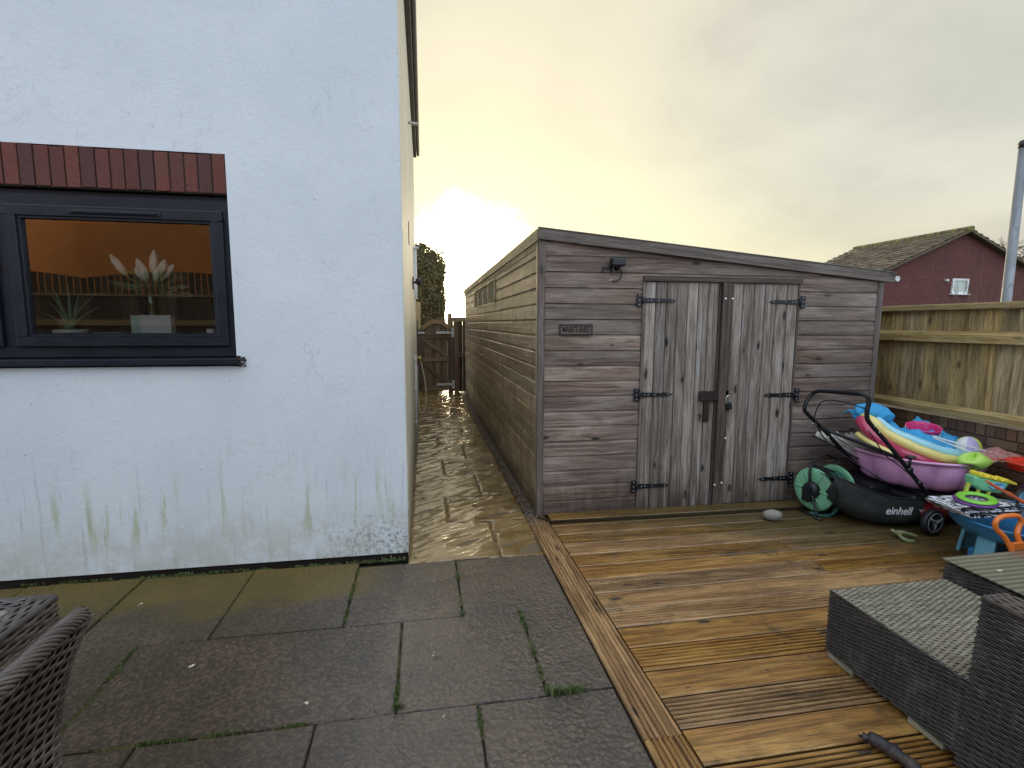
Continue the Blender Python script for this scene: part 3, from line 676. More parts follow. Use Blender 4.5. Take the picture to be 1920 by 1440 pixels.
mb=MB(); mb.lathe([(.05,0),(.074,.008),(.076,.012),(.05,.006),(0,.006)],(-1.895,3.5,sz),seg=24); tag(mb.build('small_plate',M_white),'flat white plate between the aloe and the boxes on the window sill','plate')
mb=MB(); mb.box(-1.335,-1.297,3.47,3.51,sz,sz+.035); tag(mb.build('small_jar',M_white,None,bevel=.004),'tiny white jar in the right corner of the window sill','jar')
mb=MB(); mb.lathe([(.028,0),(.03,.06),(.028,.11),(.012,.13),(.012,.15),(.02,.16),(0,.165)],(-2.19,3.6,sz),seg=16); tag(mb.build('amber_bottle',M_amber),'small amber bottle behind the aloe on the window sill','bottle')

# wall fittings on the side wall
t=thing('wall_lamp','small black lamp fixed on the cream side wall above the path','lamp',(X1,6.5,2.04))
mb=MB(); mb.box(X1+.001,X1+.018,6.46,6.54,1.97,2.12); mb.build('back_plate',M_blackp,t,bevel=.004)
mb=MB(); mb.tube([(X1+.015,6.5,2.05),(X1+.05,6.5,2.06)],.014,10); mb.lathe([(.02,0),(.042,.01),(.045,.06),(.035,.065),(0,.05)],(X1+.04,6.5,2.06),(1,-.1,.15),16); mb.build('lamp_head',M_blackp,t)
t=thing('boxed_pipe','white plastic pipe with a cap high on the cream wall near the gate','pipe',(X1,7.5,1.9))
mb=MB(); mb.box(X1+.001,X1+.045,7.47,7.53,1.90,2.60); mb.build('pipe',M_wpl,t,bevel=.003); mb=MB(); mb.box(X1+.001,X1+.075,7.45,7.55,2.60,2.625); mb.build('cap',M_wpl,t,bevel=.003)
t=thing('outdoor_tap','brass garden tap on a white pipe with a looped beige hose by the path','tap',(X1,6.5,0))
mb=MB(); mb.tube([(X1+.02,6.5,.02),(X1+.02,6.5,1.12)],.013,8); mb.box(X1,X1+.036,6.47,6.53,1.09,1.15); mb.box(X1,X1+.032,6.48,6.52,.72,.75); mb.box(X1,X1+.032,6.48,6.52,.3,.33); mb.build('supply_pipe',M_wpl,t)
mb=MB(); mb.tube(sweep([(X1+.03,6.5,1.12),(X1+.08,6.5,1.12),(X1+.085,6.5,1.07)],4),.012,8); mb.box(X1+.045,X1+.09,6.49,6.51,1.14,1.15); mb.build('tap_body',plain('brass',(.55,.38,.10),.3,metal=.8),t)
mb=MB(); mb.tube(sweep([(X1+.085,6.5,1.07),(X1+.105,6.49,.98),(X1+.135,6.47,.8),(X1+.14,6.45,.58),(X1+.10,6.44,.44),(X1+.06,6.45,.47),(X1+.04,6.48,.7),(X1+.04,6.5,.98),(X1+.05,6.5,1.0)],6),.008,8); mb.build('hose',M_rope,t)

# ------------------------------------------------------------------ shed
sh=thing('garden_shed','long weathered timber shed with double doors facing the deck','shed',(.885,3.889,0))
SX0,SX1,SY0,SY1=.888,3.92,3.889,11.0
def top(x): return 2.19+(1.935-2.19)*(x-SX0)/(SX1-SX0)
def clad_profile(h):   # shiplap: outward b, height a
    return [(0,-.002),(0,.013),(h*.80,.013),(h*.86,.006),(h-.0045,.0035),(h-.0045,-.002)]
mb=MB(); P=.1215; dx0,dx1,dz1=1.722,3.122,1.905
k=0
while True:
    z0=.012+k*P
    if z0>2.2: break
    z1=z0+P
    # right end of this board is where the sloping roof line cuts it
    def seg(x0,x1,r):
        if x1-x0<.02: return
        mb.prism(clad_profile(P),(x0,SY0,z0),(0,0,1),(0,-1,0),(x1-x0,0,0),rnd=r)
    xe=min(SX1-.03,SX0+(2.19-z0-.03)/(2.19-1.935)*(SX1-SX0))
    r=random.random()
    if z1<=dz1+.02: seg(SX0+.035,dx0-.002,r); seg(dx1+.004,SX1-.035,random.random())
    else:
        seg(SX0+.035,min(xe,SX1-.035),r)
    k+=1
q=[(SX0+.02,2.0),(SX1-.02,1.80),(SX1-.02,top(SX1)),(SX0+.02,top(SX0))]; mb.face([(a,SY0-.0035,b_) for a,b_ in q],[(a+3.3,b_+.7) for a,b_ in q],rnd=.3)
mb.build('front_cladding',M_front,sh,fixn=False)
# sheet closing the cladding behind (dark)
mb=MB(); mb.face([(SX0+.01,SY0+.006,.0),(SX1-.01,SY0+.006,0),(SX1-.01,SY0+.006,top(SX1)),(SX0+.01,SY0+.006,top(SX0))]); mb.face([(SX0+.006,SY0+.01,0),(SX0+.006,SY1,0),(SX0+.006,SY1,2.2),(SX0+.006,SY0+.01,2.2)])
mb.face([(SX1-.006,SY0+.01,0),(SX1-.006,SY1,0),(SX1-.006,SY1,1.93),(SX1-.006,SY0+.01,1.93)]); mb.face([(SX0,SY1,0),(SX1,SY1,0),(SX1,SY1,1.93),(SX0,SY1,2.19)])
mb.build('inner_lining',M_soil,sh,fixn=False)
# side cladding, windows at the far end
mb=MB(); wy0,wy1=6.30,8.9; k=0
while True:
    z0=.012+k*P
    if z0+P>2.225: break
    def seg2(y0,y1,r):
        mb.prism(clad_profile(P),(SX0,y0,z0),(0,0,1),(-1,0,0),(0,y1-y0,0),rnd=r)
    cut=5.5+.25*((k*7)%3)
    if 1.78<z0+P/2<2.12: seg2(SY0+.002,wy0,random.random()); seg2(wy1,SY1,random.random())
    else: seg2(SY0+.002,cut,random.random()); seg2(cut+.003,SY1,random.random())
    k+=1
mb.build('side_cladding',M_side,sh)
for i in range(4):
    a=wy0+.02+i*.65; mb=MB()
    for (u0,u1,v0,v1) in ((a,a+.62,1.795,1.83),(a,a+.62,2.09,2.12),(a,a+.035,1.83,2.09),(a+.585,a+.62,1.83,2.09)): mb.box(SX0-.018,SX0+.01,u0,u1,v0,v1,g='y')
    wv=mb.build('shed_window',M_side,sh)
    mb=MB(); mb.box(SX0-.004,SX0,a+.03,a+.59,1.825,2.095); mb.build('pane',M_shedpane,wv)
# right side and rear cladding
mb=MB(); k=0
while .012+(k+1)*P<1.95:
    mb.prism(clad_profile(P),(SX1,SY0+.01,.012+k*P),(0,0,1),(1,0,0),(0,SY1-SY0-.02,0)); k+=1
mb.build('rear_side_cladding',M_trim,sh)
# corner posts
mb=MB(); mb.box(SX0-.016,SX0+.036,SY0-.026,SY0-.002,0,2.20,g='z',rnd=.6); mb.build('corner_trim',M_trim,sh,bevel=.003)
mb=MB(); mb.box(SX1-.036,SX1+.012,SY0-.026,SY0-.002,0,1.945,g='z',rnd=.7); mb.build('corner_trim',M_trim,sh,bevel=.003)
mb=MB(); mb.box(SX0-.022,SX0-.014,SY0+.0,SY0+.04,0,2.2,g='z',rnd=.3); mb.build('corner_trim',M_side,sh)
# roof and fascias
fx0,fx1=.862,4.01; ft0,ft1=2.268,1.998
mb=MB(); mb.prism([(fx0,ft0-.082),(fx1,ft1-.078),(fx1,ft1),(fx0,ft0)],(0,SY0-.052,0),(1,0,0),(0,0,1),(0,.024,0)); 
o=mb
for j in range(len(mb.uv)): pass
mb=MB(); A=Vector((fx0,SY0-.052,ft0)); L_=Vector((fx1-fx0,0,ft1-ft0))
mb.prism([(0,0),(0,-.080),(.024,-.080),(.024,0)],A,(0,1,0),(0,0,1),L_,rnd=.55); mb.build('fascia_board',M_trim,sh,bevel=.002)
mb=MB(); mb.prism([(0,0),(0,-.085),(.022,-.085),(.022,0)],(fx0-.004,SY0-.02,ft0-.002),(1,0,0),(0,0,1),(0,SY1-SY0+.12,0),rnd=.3); mb.build('fascia_board',M_fascia,sh)
mb=MB(); mb.prism([(fx0+.012,ft0-.03),(fx1-.01,ft1-.03),(fx1-.01,ft1-.01),(fx0+.012,ft0-.01)],(0,SY0-.03,0),(1,0,0),(0,0,1),(0,SY1-SY0+.1,0)); mb.build('roof',M_gutter,sh)
mb=MB(); mb.prism([(0,0),(0,-.006),(.03,-.006),(.03,0)],A+Vector((-.002,-.006,.008)),(0,1,0),(0,0,1),L_+Vector((.006,0,0))); mb.build('roof_edge',M_gutter,sh)
# frieze board below fascia of the side
mb=MB(); mb.box(SX0-.018,SX0-.002,SY0,SY1,2.13,2.19,g='y'); mb.build('side_frieze',M_side,sh)
# double doors
yd=SY0-.02
def door(x0,x1,n,nm,tilt=0.):
    mb=MB(); wd=(x1-x0)/n
    for i in range(n):
        a=x0+i*wd; r=random.random()
        mb.prism([(.0022,0),(.0022,.010),(.008,.016),(wd-.008,.016),(wd-.0022,.010),(wd-.0022,0)],(a,yd+.014,.022),(1,0,0),(0,-1,0),(0,0,dz1-.022-.02),rnd=r)
    return mb.build(nm,M_door,sh)
dl=door(1.742,2.385,7,'door'); dr=door(2.50,3.108,6,'door')
mb=MB(); mb.box(1.722,1.741,yd-.006,yd+.01,.01,dz1-.015,g='z'); mb.build('door_jamb',M_trim,sh,bevel=.002); mb=MB(); mb.box(3.109,3.126,yd-.006,yd+.01,.03,dz1-.015,g='z'); mb.build('door_jamb',M_trim,sh,bevel=.002)
mb=MB(); mb.box(1.722,3.13,yd-.022,yd+.01,dz1-.012,dz1+.028,g='x'); mb.build('door_header',M_doorrail,sh,bevel=.002)
mb=MB(); mb.box(2.405,2.475,yd-.030,yd-.003,.012,dz1-.016,g='z',rnd=.4); mb.box(2.477,2.503,yd-.020,yd,.95,dz1-.016,g='z',rnd=.15); mb.box(2.477,2.503,yd-.016,yd,.02,.93,g='z',rnd=.55); mb.box(2.383,2.404,yd-.006,yd,.02,dz1-.02,g='z',rnd=.1)
cs=mb.build('cover_strip',M_doorrail,sh,bevel=.003)
mb=MB()
for p in ((2.425,1.76),(2.487,1.76),(2.412,.20),(2.475,.215),(2.49,.60)):
    mb=MB(); mb.lathe([(.011,0),(.010,.004),(.005,.007),(0,.008)],(p[0],yd-.030,p[1]),(0,-1,0),12); mb.build('bolt_head',M_bolt,cs)
# T hinges
def hinge(x,z_,sgn,par):
    mb=MB(); y=yd-.006
    mb.box(x-.022,x+.022,y-.006,y,z_-.052,z_+.052)
    x1=x+sgn*.03
    pr=[(0,-.016),(.02,-.02),(.10,-.017),(.19,-.013),(.205,-.019),(.225,-.012),(.24,-.017),(.262,-.008),(.285,0)]
    pr=pr+[(a,-b_) for a,b_ in reversed(pr[:-1])]
    mb.prism([(sgn*a,b_) for a,b_ in pr],(x1,y-.005,z_),(1,0,0),(0,0,1),(0,.005,0))
    mb.tube([(x+sgn*.026,y-.007,z_-.03),(x+sgn*.026,y-.007,z_+.03)],.007,8)
    h=mb.build('hinge',M_black,par)
    mb=MB()
    for p in ((x,z_-.035),(x,z_),(x,z_+.038),(x1+sgn*.04,z_),(x1+sgn*.07,z_),(x1+sgn*.13,z_),(x1+sgn*.245,z_)):
        mb=MB(); mb.lathe([(.0045,0),(.004,.003),(0,.004)],(p[0],y-.006,p[1]),(0,-1,0),8); mb.build('screw',M_bolt,h)
for z_ in (1.741,.982,.215): hinge(1.692,z_,1,sh)
for z_ in (1.742,.957,.222): hinge(3.150,z_,-1,sh)
# bolt and padlock on doors
mb=MB(); y=yd-.008
mb.box(2.235,2.40,y-.026,y-.012,.925,1.0); mb.box(2.255,2.415,y-.012,y,.985,1.005); mb.box(2.255,2.415,y-.012,y,.920,.938); mb.box(2.24,2.262,y-.016,y,.925,1.0); mb.box(2.355,2.425,y-.02,y,.925,1.0); mb.box(2.27,2.36,y-.008,y,.94,.985); mb.tube([(2.245,y-.012,.962),(2.43,y-.012,.962)],.008,8)
mb.box(2.285,2.335,y-.010,y,.745,.92); mb.build('door_bolt',M_rust,dl,bevel=.002)
t=thing('padlock','black padlock hanging beside the rusty bolt of the shed doors','padlock',(2.50,y-.02,.90))
mb=MB(); mb.tube(sweep([(2.483,y-.02,.90),(2.478,y-.02,.945),(2.495,y-.022,.965),(2.51,y-.02,.945),(2.515,y-.02,.90)],5),.005,8); mb.build('shackle',M_bolt,t)
mb=MB(); R_=Matrix.Translation((2.505,y-.022,.875))@Matrix.Rotation(radians(-18),4,'Y'); mb.box(-.024,.024,-.011,.011,-.03,.03,xf=R_); mb.build('lock_body',M_blackp,t,bevel=.004)
mb=MB(); mb.box(2.472,2.505,y-.012,y,.955,1.005); mb.build('hasp_staple',M_rust,dr)
# name sign
t=thing('name_sign','small carved wooden nameplate on the shed left of the doors','sign',(1.175,SY0-.022,1.47))
mb=MB(); mb.box(1.042,1.307,SY0-.030,SY0-.012,1.468,1.550,g='x',rnd=.5); bd=mb.build('board',M_sign,t,bevel=.002)
mb=MB(); 
for a in ((1.042,1.307,1.468,1.476),(1.042,1.307,1.542,1.55),(1.042,1.05,1.476,1.542),(1.299,1.307,1.476,1.542)): mb.box(a[0],a[1],SY0-.036,SY0-.029,a[2],a[3],g='x')
mb.build('sign_border',M_letter,t)
def text(body,size,loc,rot,m_,parent,name='lettering',ext=.002,shear=0,sx_=1.0):
    cu=bpy.data.curves.new(name,'FONT'); cu.body=body; cu.size=size; cu.extrude=ext; cu.align_x='CENTER'; cu.align_y='CENTER'; cu.shear=shear; cu.offset=.0006
    tmp=bpy.data.objects.new('tmp',cu); COL.objects.link(tmp); bpy.context.view_layer.update()
    dg=bpy.context.evaluated_depsgraph_get(); me=bpy.data.meshes.new_from_object(tmp.evaluated_get(dg)); bpy.data.objects.remove(tmp)
    o=bpy.data.objects.new(name,me); COL.objects.link(o); me.materials.clear(); me.materials.append(m_)
    off=Vector((0,0,0)); q=parent
    while q: off+=q.location; q=q.parent
    M_=Matrix.Translation(Vector(loc)-off)@rot.to_4x4()@Matrix.Diagonal((sx_,1,1,1)); me.transform(M_); o.parent=parent; return o
RF=Matrix(((1,0,0),(0,0,-1),(0,1,0)))
text("MARK'S SHED",.068,(1.175,SY0-.031,1.508),RF,M_letter,t,ext=.003,sx_=.545)
# camera / security light on the shed
t=thing('security_light','black security light on a bracket above the nameplate on the shed','security light',(1.48,SY0-.01,2.0))
mb=MB(); mb.box(1.430,1.545,SY0-.10,SY0-.03,1.995,2.062); mb.build('lamp_housing',M_blackp,t,bevel=.014)
mb=MB(); mb.box(1.38,1.47,SY0-.022,SY0-.012,1.978,1.998); mb.box(1.38,1.392,SY0-.03,SY0-.012,1.955,1.99); mb.box(1.452,1.464,SY0-.05,SY0-.012,1.95,1.995); mb.tube([(1.50,SY0-.012,1.985),(1.50,SY0-.05,2.01)],.02,10); mb.build('bracket',M_blackp,t)
mb=MB(); mb.tube(sweep([(1.51,SY0-.04,1.99),(1.535,SY0-.03,1.95),(1.53,SY0-.025,1.91),(1.49,SY0-.025,1.885),(1.465,SY0-.025,1.89)],5),.0045,6); mb.build('cable',M_blackp,t)
mb=MB()
for a in (.6,1.4,2.4,3.2): mb.tube([(1.465,SY0-.025,1.89),(1.45+.02*cos(a),SY0-.025,1.89+.016*sin(a))],.002,5)
mb.build('bare_wire_ends',M_bolt,t)

# ------------------------------------------------------------------ deck
def plank(mb,x0,x1,y0,y1,zt,grooved,axis='x',r=None):
    w_=(y1-y0)-.009; c=.005; n=7
    if not grooved: pr=[(0,-.03),(0,-c),(c,0),(w_-c,0),(w_,-c),(w_,-.03)]
    else:
        pr=[(0,-.03),(0,-c),(c,0)]; m_=w_/n
        for i in range(1,n): a=i*m_; pr+=[(a-.0060,0),(a-.0040,-.009),(a+.0040,-.009),(a+.0060,0)]
        pr+=[(w_-c,0),(w_,-c),(w_,-.03)]
    if axis=='x': mb.prism(pr,(x0,y0+.003,zt),(0,1,0),(0,0,1),(x1-x0,0,0),rnd=r)
    else: mb.prism(pr,(y0+.003,x0,zt),(1,0,0),(0,0,1),(0,x1-x0,0),rnd=r)
mb=MB(); pw=.1675; y=1.488; k=0
ys=[1.488+pw*i for i in range(-12,14)]
for i,y0 in enumerate(ys):
    g_=(i%2==1); zt=.004+random.uniform(-.0015,.0015)
    if y0>3.72: continue
    y1=min(y0+pw,3.735)
    if y1-y0<.05: continue
    jx=(1.95 if abs(y0-1.99)<.02 else random.choice((2.9,3.4,2.5,3.9)))
    if y0<1.9: jx=3.6
    plank(mb,.952,jx-.002,y0,y1,zt,g_); plank(mb,jx+.002,4.40,y0,y1,zt,g_)
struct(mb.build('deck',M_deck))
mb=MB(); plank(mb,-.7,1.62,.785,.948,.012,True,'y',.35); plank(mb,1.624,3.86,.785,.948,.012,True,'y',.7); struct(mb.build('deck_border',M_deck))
mb=MB(); mb.box(.79,4.41,-.7,3.9,-.06,-.035); struct(mb.build('deck_underlay',M_soil))
mb=MB(); mb.prism([(.885,3.86),(.96,3.725),(2.9,3.70),(4.4,3.655),(4.4,3.86)],(0,0,.006),(1,0,0),(0,1,0),(0,0,.024),rnd=.4)
for i in range(0): pass
st_=MB(); st_.prism([(0,0),(0,.024),(-.003,.027),(-.14,.027),(-.14,0)],(.955,3.716,.006),(0,-1,0),(0,0,1),(3.45,-.06,0),rnd=.4); struct(st_.build('deck_step',M_deck))
mb=MB(); mb.prism([(0,0),(0,.022),(.012,.022),(.012,0)],(.955,3.703,.006),(0,1,0),(0,0,1),(3.45,-.06,0),rnd=.4); mb.prism([(0,0),(0,.024),(.012,.024),(.012,0)],(.875,3.815,.004),(0,1,0),(0,0,1),(.085,-.11,0)); struct(mb.build('step_edging',M_gravelboard))

# ------------------------------------------------------------------ fence on dwarf brick wall (right)
FX=4.42
t=thing('dwarf_brick_wall','low brown brick wall with upright brick coping under the right fence','wall',(FX,2.5,0))
mb=MB(); YA,YE=-1.2,11.0
zc=[0.0+.075*i for i in range(9)]
for i,z0 in enumerate(zc):
    y=YA+(.1125 if i%2 else 0)
    while y<6.0:
        mb.box(FX+random.uniform(-.003,.002),FX+.1,y,y+.215,z0,z0+.065); y+=.225
mb.build('stretcher_bricks',M_dwarf,t,bevel=.003)
mb=MB(); y=YA
while y<6.0:
    mb.box(FX+random.uniform(-.003,.002),FX+.1,y,y+.066,.676,.765); y+=.0752
mb.build('coping_bricks',M_dwarf,t,bevel=.003)
mb=MB(); mb.box(FX+.006,FX+.09,YA,YE,-.02,.757); mb.build('mortar',M_mortar,t)
t=thing('timber_fence','mossy close boarded timber fence on the brick wall at the right','fence',(FX+.05,2.5,.77))
mb=MB(); y=4.361-12*.0; ys_=[]; y=-1.1; i=0
y=3.178-.1185*36
while y<6.5:
    mb.prism([(0,0),(0,-.008),(.100,-.018),(.122,-.020),(.122,-.002)],(FX+.045,y,.80+random.uniform(-.004,.004)),(0,1,0),(1,0,0),(0,0,.885)); y+=.1185
mb.build('fence_boards',M_fence,t)
for z0,z1,nm in ((1.405,1.505,'rail'),(.79,.875,'rail')):
    mb=MB(); mb.prism([(0,z0),(-.055,z0+.004),(-.055,z1-.03),(-.012,z1),(0,z1)],(FX+.018,-1.1,0),(1,0,0),(0,0,1),(0,7.6,0)); mb.build(nm,M_rail,t,bevel=.003)
mb=MB(); mb.box(FX-.02,FX+.06,-1.1,6.5,1.685,1.735,g='y'); mb.build('capping_rail',M_rail,t,bevel=.004)

# ------------------------------------------------------------------ gate and far fence
t=thing('garden_gate','brown timber ledged gate with arched top at the end of the path','gate',(.3,11.3,0))
mb=MB(); y=11.3; x=-.095; n=8; wd=(.60-(-.095))/n
for i in range(n):
    a=x+i*wd; m_=a+wd/2; zt=1.41+.20*(1-((m_-.25)/.40)**2)
    mb.box(a+.002,a+wd-.002,y+.03,y+.05,.07,zt-.05,g='z')
mb.build('gate_boards',M_gate,t)
def bar(mb,p,q,w_,y0,y1,r=None):
    p=Vector((p[0],0,p[1])); q=Vector((q[0],0,q[1])); d_=(q-p).normalized(); nrm=Vector((-d_.z,0,d_.x))
    mb.prism([(-w_/2,0),(w_/2,0),(w_/2,y1-y0),(-w_/2,y1-y0)],(p.x,y0,p.z),tuple(nrm),(0,1,0),tuple(q-p),rnd=r)
mb=MB(); bar(mb,(-.10,1.27),(.60,1.27),.09,y,y+.03); bar(mb,(-.02,.77),(.55,.77),.085,y,y+.03); bar(mb,(-.02,.14),(.60,.14),.10,y,y+.03)
bar(mb,(-.02,1.22),(.54,.80),.075,y-.001,y+.028); bar(mb,(-.02,.70),(.50,.20),.075,y-.001,y+.028)
mb.box(-.12,-.02,y-.003,y+.03,.07,1.42,g='z'); mb.box(.56,.66,y-.003,y+.03,.07,1.42,g='z'); mb.build('gate_ledges',M_gatel if False else M_gate,t,bevel=.004)
mb=MB()
for i in range(10):
    a0=-.02+i*.058; a1=a0+.0585; z_=lambda a: 1.50+.155*(1-((a-.27)/.29)**2)
    mb.prism([(a0,z_(a0)-.10),(a1,z_(a1)-.10),(a1,z_(a1)),(a0,z_(a0))],(0,y-.004,0),(1,0,0),(0,0,1),(0,.035,0),rnd=.4)
mb.build('arched_rail',M_gatel,t)
for z_ in (1.36,.22):
    mb=MB(); mb.box(.27,.63,y-.014,y-.006,z_-.028,z_+.022); mb.box(.60,.66,y-.016,y-.006,z_-.10,z_+.09); mb.build('strap_hinge',M_galv,t,bevel=.006)
mb=MB(); mb.box(-.13,.02,y-.016,y-.006,1.335,1.375); mb.build('gate_latch',M_galv,t)
mb=MB(); mb.box(.665,.765,11.27,11.37,0,1.60,g='z'); tag(mb.build('gate_post',M_gate,None,bevel=.008),'dark brown square post on the hinge side of the path gate','post')
mb=MB(); mb.box(-.21,-.122,11.27,11.36,0,1.62,g='z'); tag(mb.build('gate_post',M_gate,None,bevel=.008),'dark brown post between the house side and the latch of the path gate','post')
mb=MB(); mb.box(-.16,-.06,11.55,11.65,0,2.02,g='z'); tag(mb.build('tall_post',M_rail,None,bevel=.004),'tall tan timber post behind the gate beside the hedge','post')
t=thing('far_fence','brown boarded fence behind the shed to the right of the gate','fence',(1.2,11.7,0))
mb=MB(); x=.56
while x<4.3: mb.box(x,x+.10,11.7,11.72,0,1.66+.02*sin(x*30),g='z'); x+=.105
mb.build('boards',M_gate,t)
mb=MB(); mb.box(.55,4.3,11.66,11.698,1.60,1.70,g='x'); mb.box(.55,4.3,11.66,11.698,.8,.9,g='x'); mb.build('rails',M_gatel,t)
mb=MB(); mb.box(.53,.62,11.52,11.6,0,1.78,g='z'); tag(mb.build('short_post',M_gatel,None,bevel=.004),'short square timber post between hedge and far fence','post')

# ------------------------------------------------------------------ hedge
def leafcloud(mb,n,fn,s0,s1,rs):
    for k in range(n):
        p,nr=fn(rs); s=rs.uniform(s0,s1)
        d1=Vector((rs.gauss(0,1),rs.gauss(0,1),rs.gauss(0,1)+.6)).normalized(); d2=d1.cross(Vector(nr)+Vector((rs.gauss(0,.6),rs.gauss(0,.6),rs.gauss(0,.6)))).normalized()
        mb.face([p-d1*s,p+d2*s*.4,p+d1*s,p-d2*s*.4],rnd=rs.random())
t=thing('tall_hedge','tall clipped evergreen hedge rising behind the gate at the path end','hedge',(-.3,12.9,0))
rs=random.Random(5)
def hf(rs):
    # squared-off column with rounded shoulders
    u=rs.random(); hx0,hx1,hy0,hy1,hz=-2.2,.50,12.3,14.2,3.30
    def bulge(x,z_): return .06*noise.noise(Vector((x*2.2,z_*2.2,3)))+.03*noise.noise(Vector((x*7,z_*7,9)))
    if u<.55:
        x=rs.uniform(hx0,hx1); z_=rs.uniform(.3,hz+.10); return Vector((x-max(0,z_-2.9)*.15*(1 if x>0 else -1),hy0+bulge(x,z_)+rs.uniform(-.03,.09)+max(0,z_-3.0)*.5,z_-max(0,x-.0)*.42)),(0,-1,0)
    if u<.8:
        y=rs.uniform(hy0,hy1); z_=rs.uniform(.3,3.1); return Vector((hx1+bulge(y,z_)+rs.uniform(-.08,.03),y,z_)),(1,0,0)
    x=rs.uniform(hx0,hx1); y=rs.uniform(hy0,hy1); return Vector((x,y,hz+.12+bulge(x,y)-max(0,x)*.42+rs.uniform(-.06,.06))),(0,0,1)
mb=MB(); leafcloud(mb,26000,hf,.018,.045,rs); mb.build('foliage',M_hedge,t,fixn=False)
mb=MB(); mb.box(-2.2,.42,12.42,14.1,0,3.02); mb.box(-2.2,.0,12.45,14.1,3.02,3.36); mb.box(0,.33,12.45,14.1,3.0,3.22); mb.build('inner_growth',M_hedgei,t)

# ------------------------------------------------------------------ red brick house beyond the fence
GY,GYB=16.0,20.7; RX,RZ=19.5,5.02; slL=(5.02-3.636)/(19.525-16.374); slR=(5.02-3.82)/(22.3-19.5)
eL,eR=14.9,24.2
t=thing('red_brick_house','red brick gable end of a house with mossy tiled roof beyond the fence','house',(RX,GY,0))
zL=RZ-(RX-eL)*slL; zR=RZ-(eR-RX)*slR
mb=MB(); pts=[(eL,GY,-.1),(eR,GY,-.1),(eR,GY,zR-.12),(RX,GY,RZ-.1),(eL,GY,zL-.12)]; mb.face(pts,[(p[0],p[2]) for p in pts])
pts=[(eL,GY,-.1),(eL,GYB,-.1),(eL,GYB,zL-.12),(eL,GY,zL-.12)]; mb.face(pts,[(p[1],p[2]) for p in pts])
pts=[(eR,GY,-.1),(eR,GYB,-.1),(eR,GYB,zR-.12),(eR,GY,zR-.12)]; mb.face(pts,[(p[1],p[2]) for p in pts])
mb.build('gable_wall',M_redbrick,t,fixn=False)
rf=MB()
for side,(xe,sl_) in (('L',(eL-.25,slL)),('R',(eR+.25,slR))):
    ln=abs(RX-xe); n=int(ln/.26)
    for i in range(n):
        a0=i/n; a1=(i+1.08)/n; x0=RX+(xe-RX)*a0; x1=RX+(xe-RX)*a1; z0=RZ-abs(x0-RX)*sl_; z1=RZ-abs(x1-RX)*sl_+.045
        y=GY-.22
        while y<GYB+.1:
            j=random.uniform(-.01,.014); w_=.29
            rf.face([(x0,y,z0),(x0,y+w_,z0),(x1,y+w_,z1+j),(x1,y,z1+j)],rnd=random.random())
            rf.face([(x1,y,z1+j),(x1,y+w_,z1+j),(x1,y+w_,z1-.04),(x1,y,z1-.04)],rnd=random.random()); y+=.3
    rf.face([(RX,GY-.23,RZ),(xe,GY-.23,RZ-abs(xe-RX)*sl_),(xe,GY-.23,RZ-abs(xe-RX)*sl_-.10),(RX,GY-.23,RZ-.10)],rnd=0)
    rf.face([(RX,GY-.23,RZ-.1),(xe,GY-.23,RZ-abs(xe-RX)*sl_-.1),(xe,GYB,RZ-abs(xe-RX)*sl_-.1),(RX,GYB,RZ-.1)],rnd=0)
rfo=rf.build('roof',M_tile,t,fixn=False)
mb=MB(); y=GY-.26
while y<GYB+.1: mb.tube([(RX,y,RZ+.01),(RX,y+.42,RZ+.01)],[.10,.095],8,rnd=random.random()); y+=.43
mb.build('ridge_tiles',M_tile,rfo)
mb=MB(); frame(mb,19.14,19.86,2.72,3.27,.07,GY-.05,GY+.02); mb.box(19.08,19.92,GY-.10,GY,2.68,2.72); wnd=mb.build('window_frame',M_white,t,bevel=.005)
mb=MB(); mb.box(19.2,19.8,GY-.02,GY-.005,2.78,3.21); mb.build('window_pane',M_shedpane,wnd)
mb=MB(); mb.lathe([(.10,0),(.10,.05),(.05,.06),(.045,.03),(0,.03)],(16.78,GY-.0,3.21),(0,-1,0),16); mb.build('boiler_flue',M_white,t)
mb=MB(); mb.box(18.83,18.92,GY-.09,GY,3.16,3.24); mb.build('wall_vent',M_cream2,t)

# lamp column
t=thing('lamp_column','galvanised steel lamp column rising above the right fence','lamp post',(6.0,4.43,0))
mb=MB(); mb.tube([(6.0,4.43,-.05),(6.0,4.43,1.0),(6.0,4.43,3.34)],[.047,.046,.040],16); mb.build('column',M_steel,t)
mb=MB(); mb.lathe([(.03,0),(.045,.01),(.05,.04),(.038,.075),(0,.09)],(6.0,4.43,3.33),seg=16); mb.build('finial',M_blackp,t)

# ------------------------------------------------------------------ bare tree and twigs
def branch(mb,p,d_,l,r,dep,rs,spread=.6,upw=.08):
    pts=[p]; q=p; dd=d_.copy(); n=4
    for i in range(n):
        dd=(dd+Vector((rs.gauss(0,.14),rs.gauss(0,.14),rs.gauss(0,.10)+upw))).normalized(); q=q+dd*l/n; pts.append(q)
    mb.tube(pts,[r*(1-.35*i/n) for i in range(n+1)],5 if r>.02 else 3,cap=False)
    if dep<=0: return
    for k in range(rs.choice((2,3,3))):
        i=rs.randint(2,n); nd=(dd+Vector((rs.gauss(0,spread),rs.gauss(0,spread),rs.gauss(0,spread*.6)))).normalized()
        branch(mb,pts[i],nd,l*rs.uniform(.6,.8),r*.6,dep-1,rs,spread,upw)
t=thing('bare_tree','bare winter tree with fine twigs behind the red brick house','tree',(30.5,22,0)); rs=random.Random(11)
mb=MB(); mb.tube([(29.6,22,0),(29.65,22,1.8),(29.6,22,4.0)],[.20,.17,.12],8); mb.build('trunk',M_bark,t)
mb=MB()
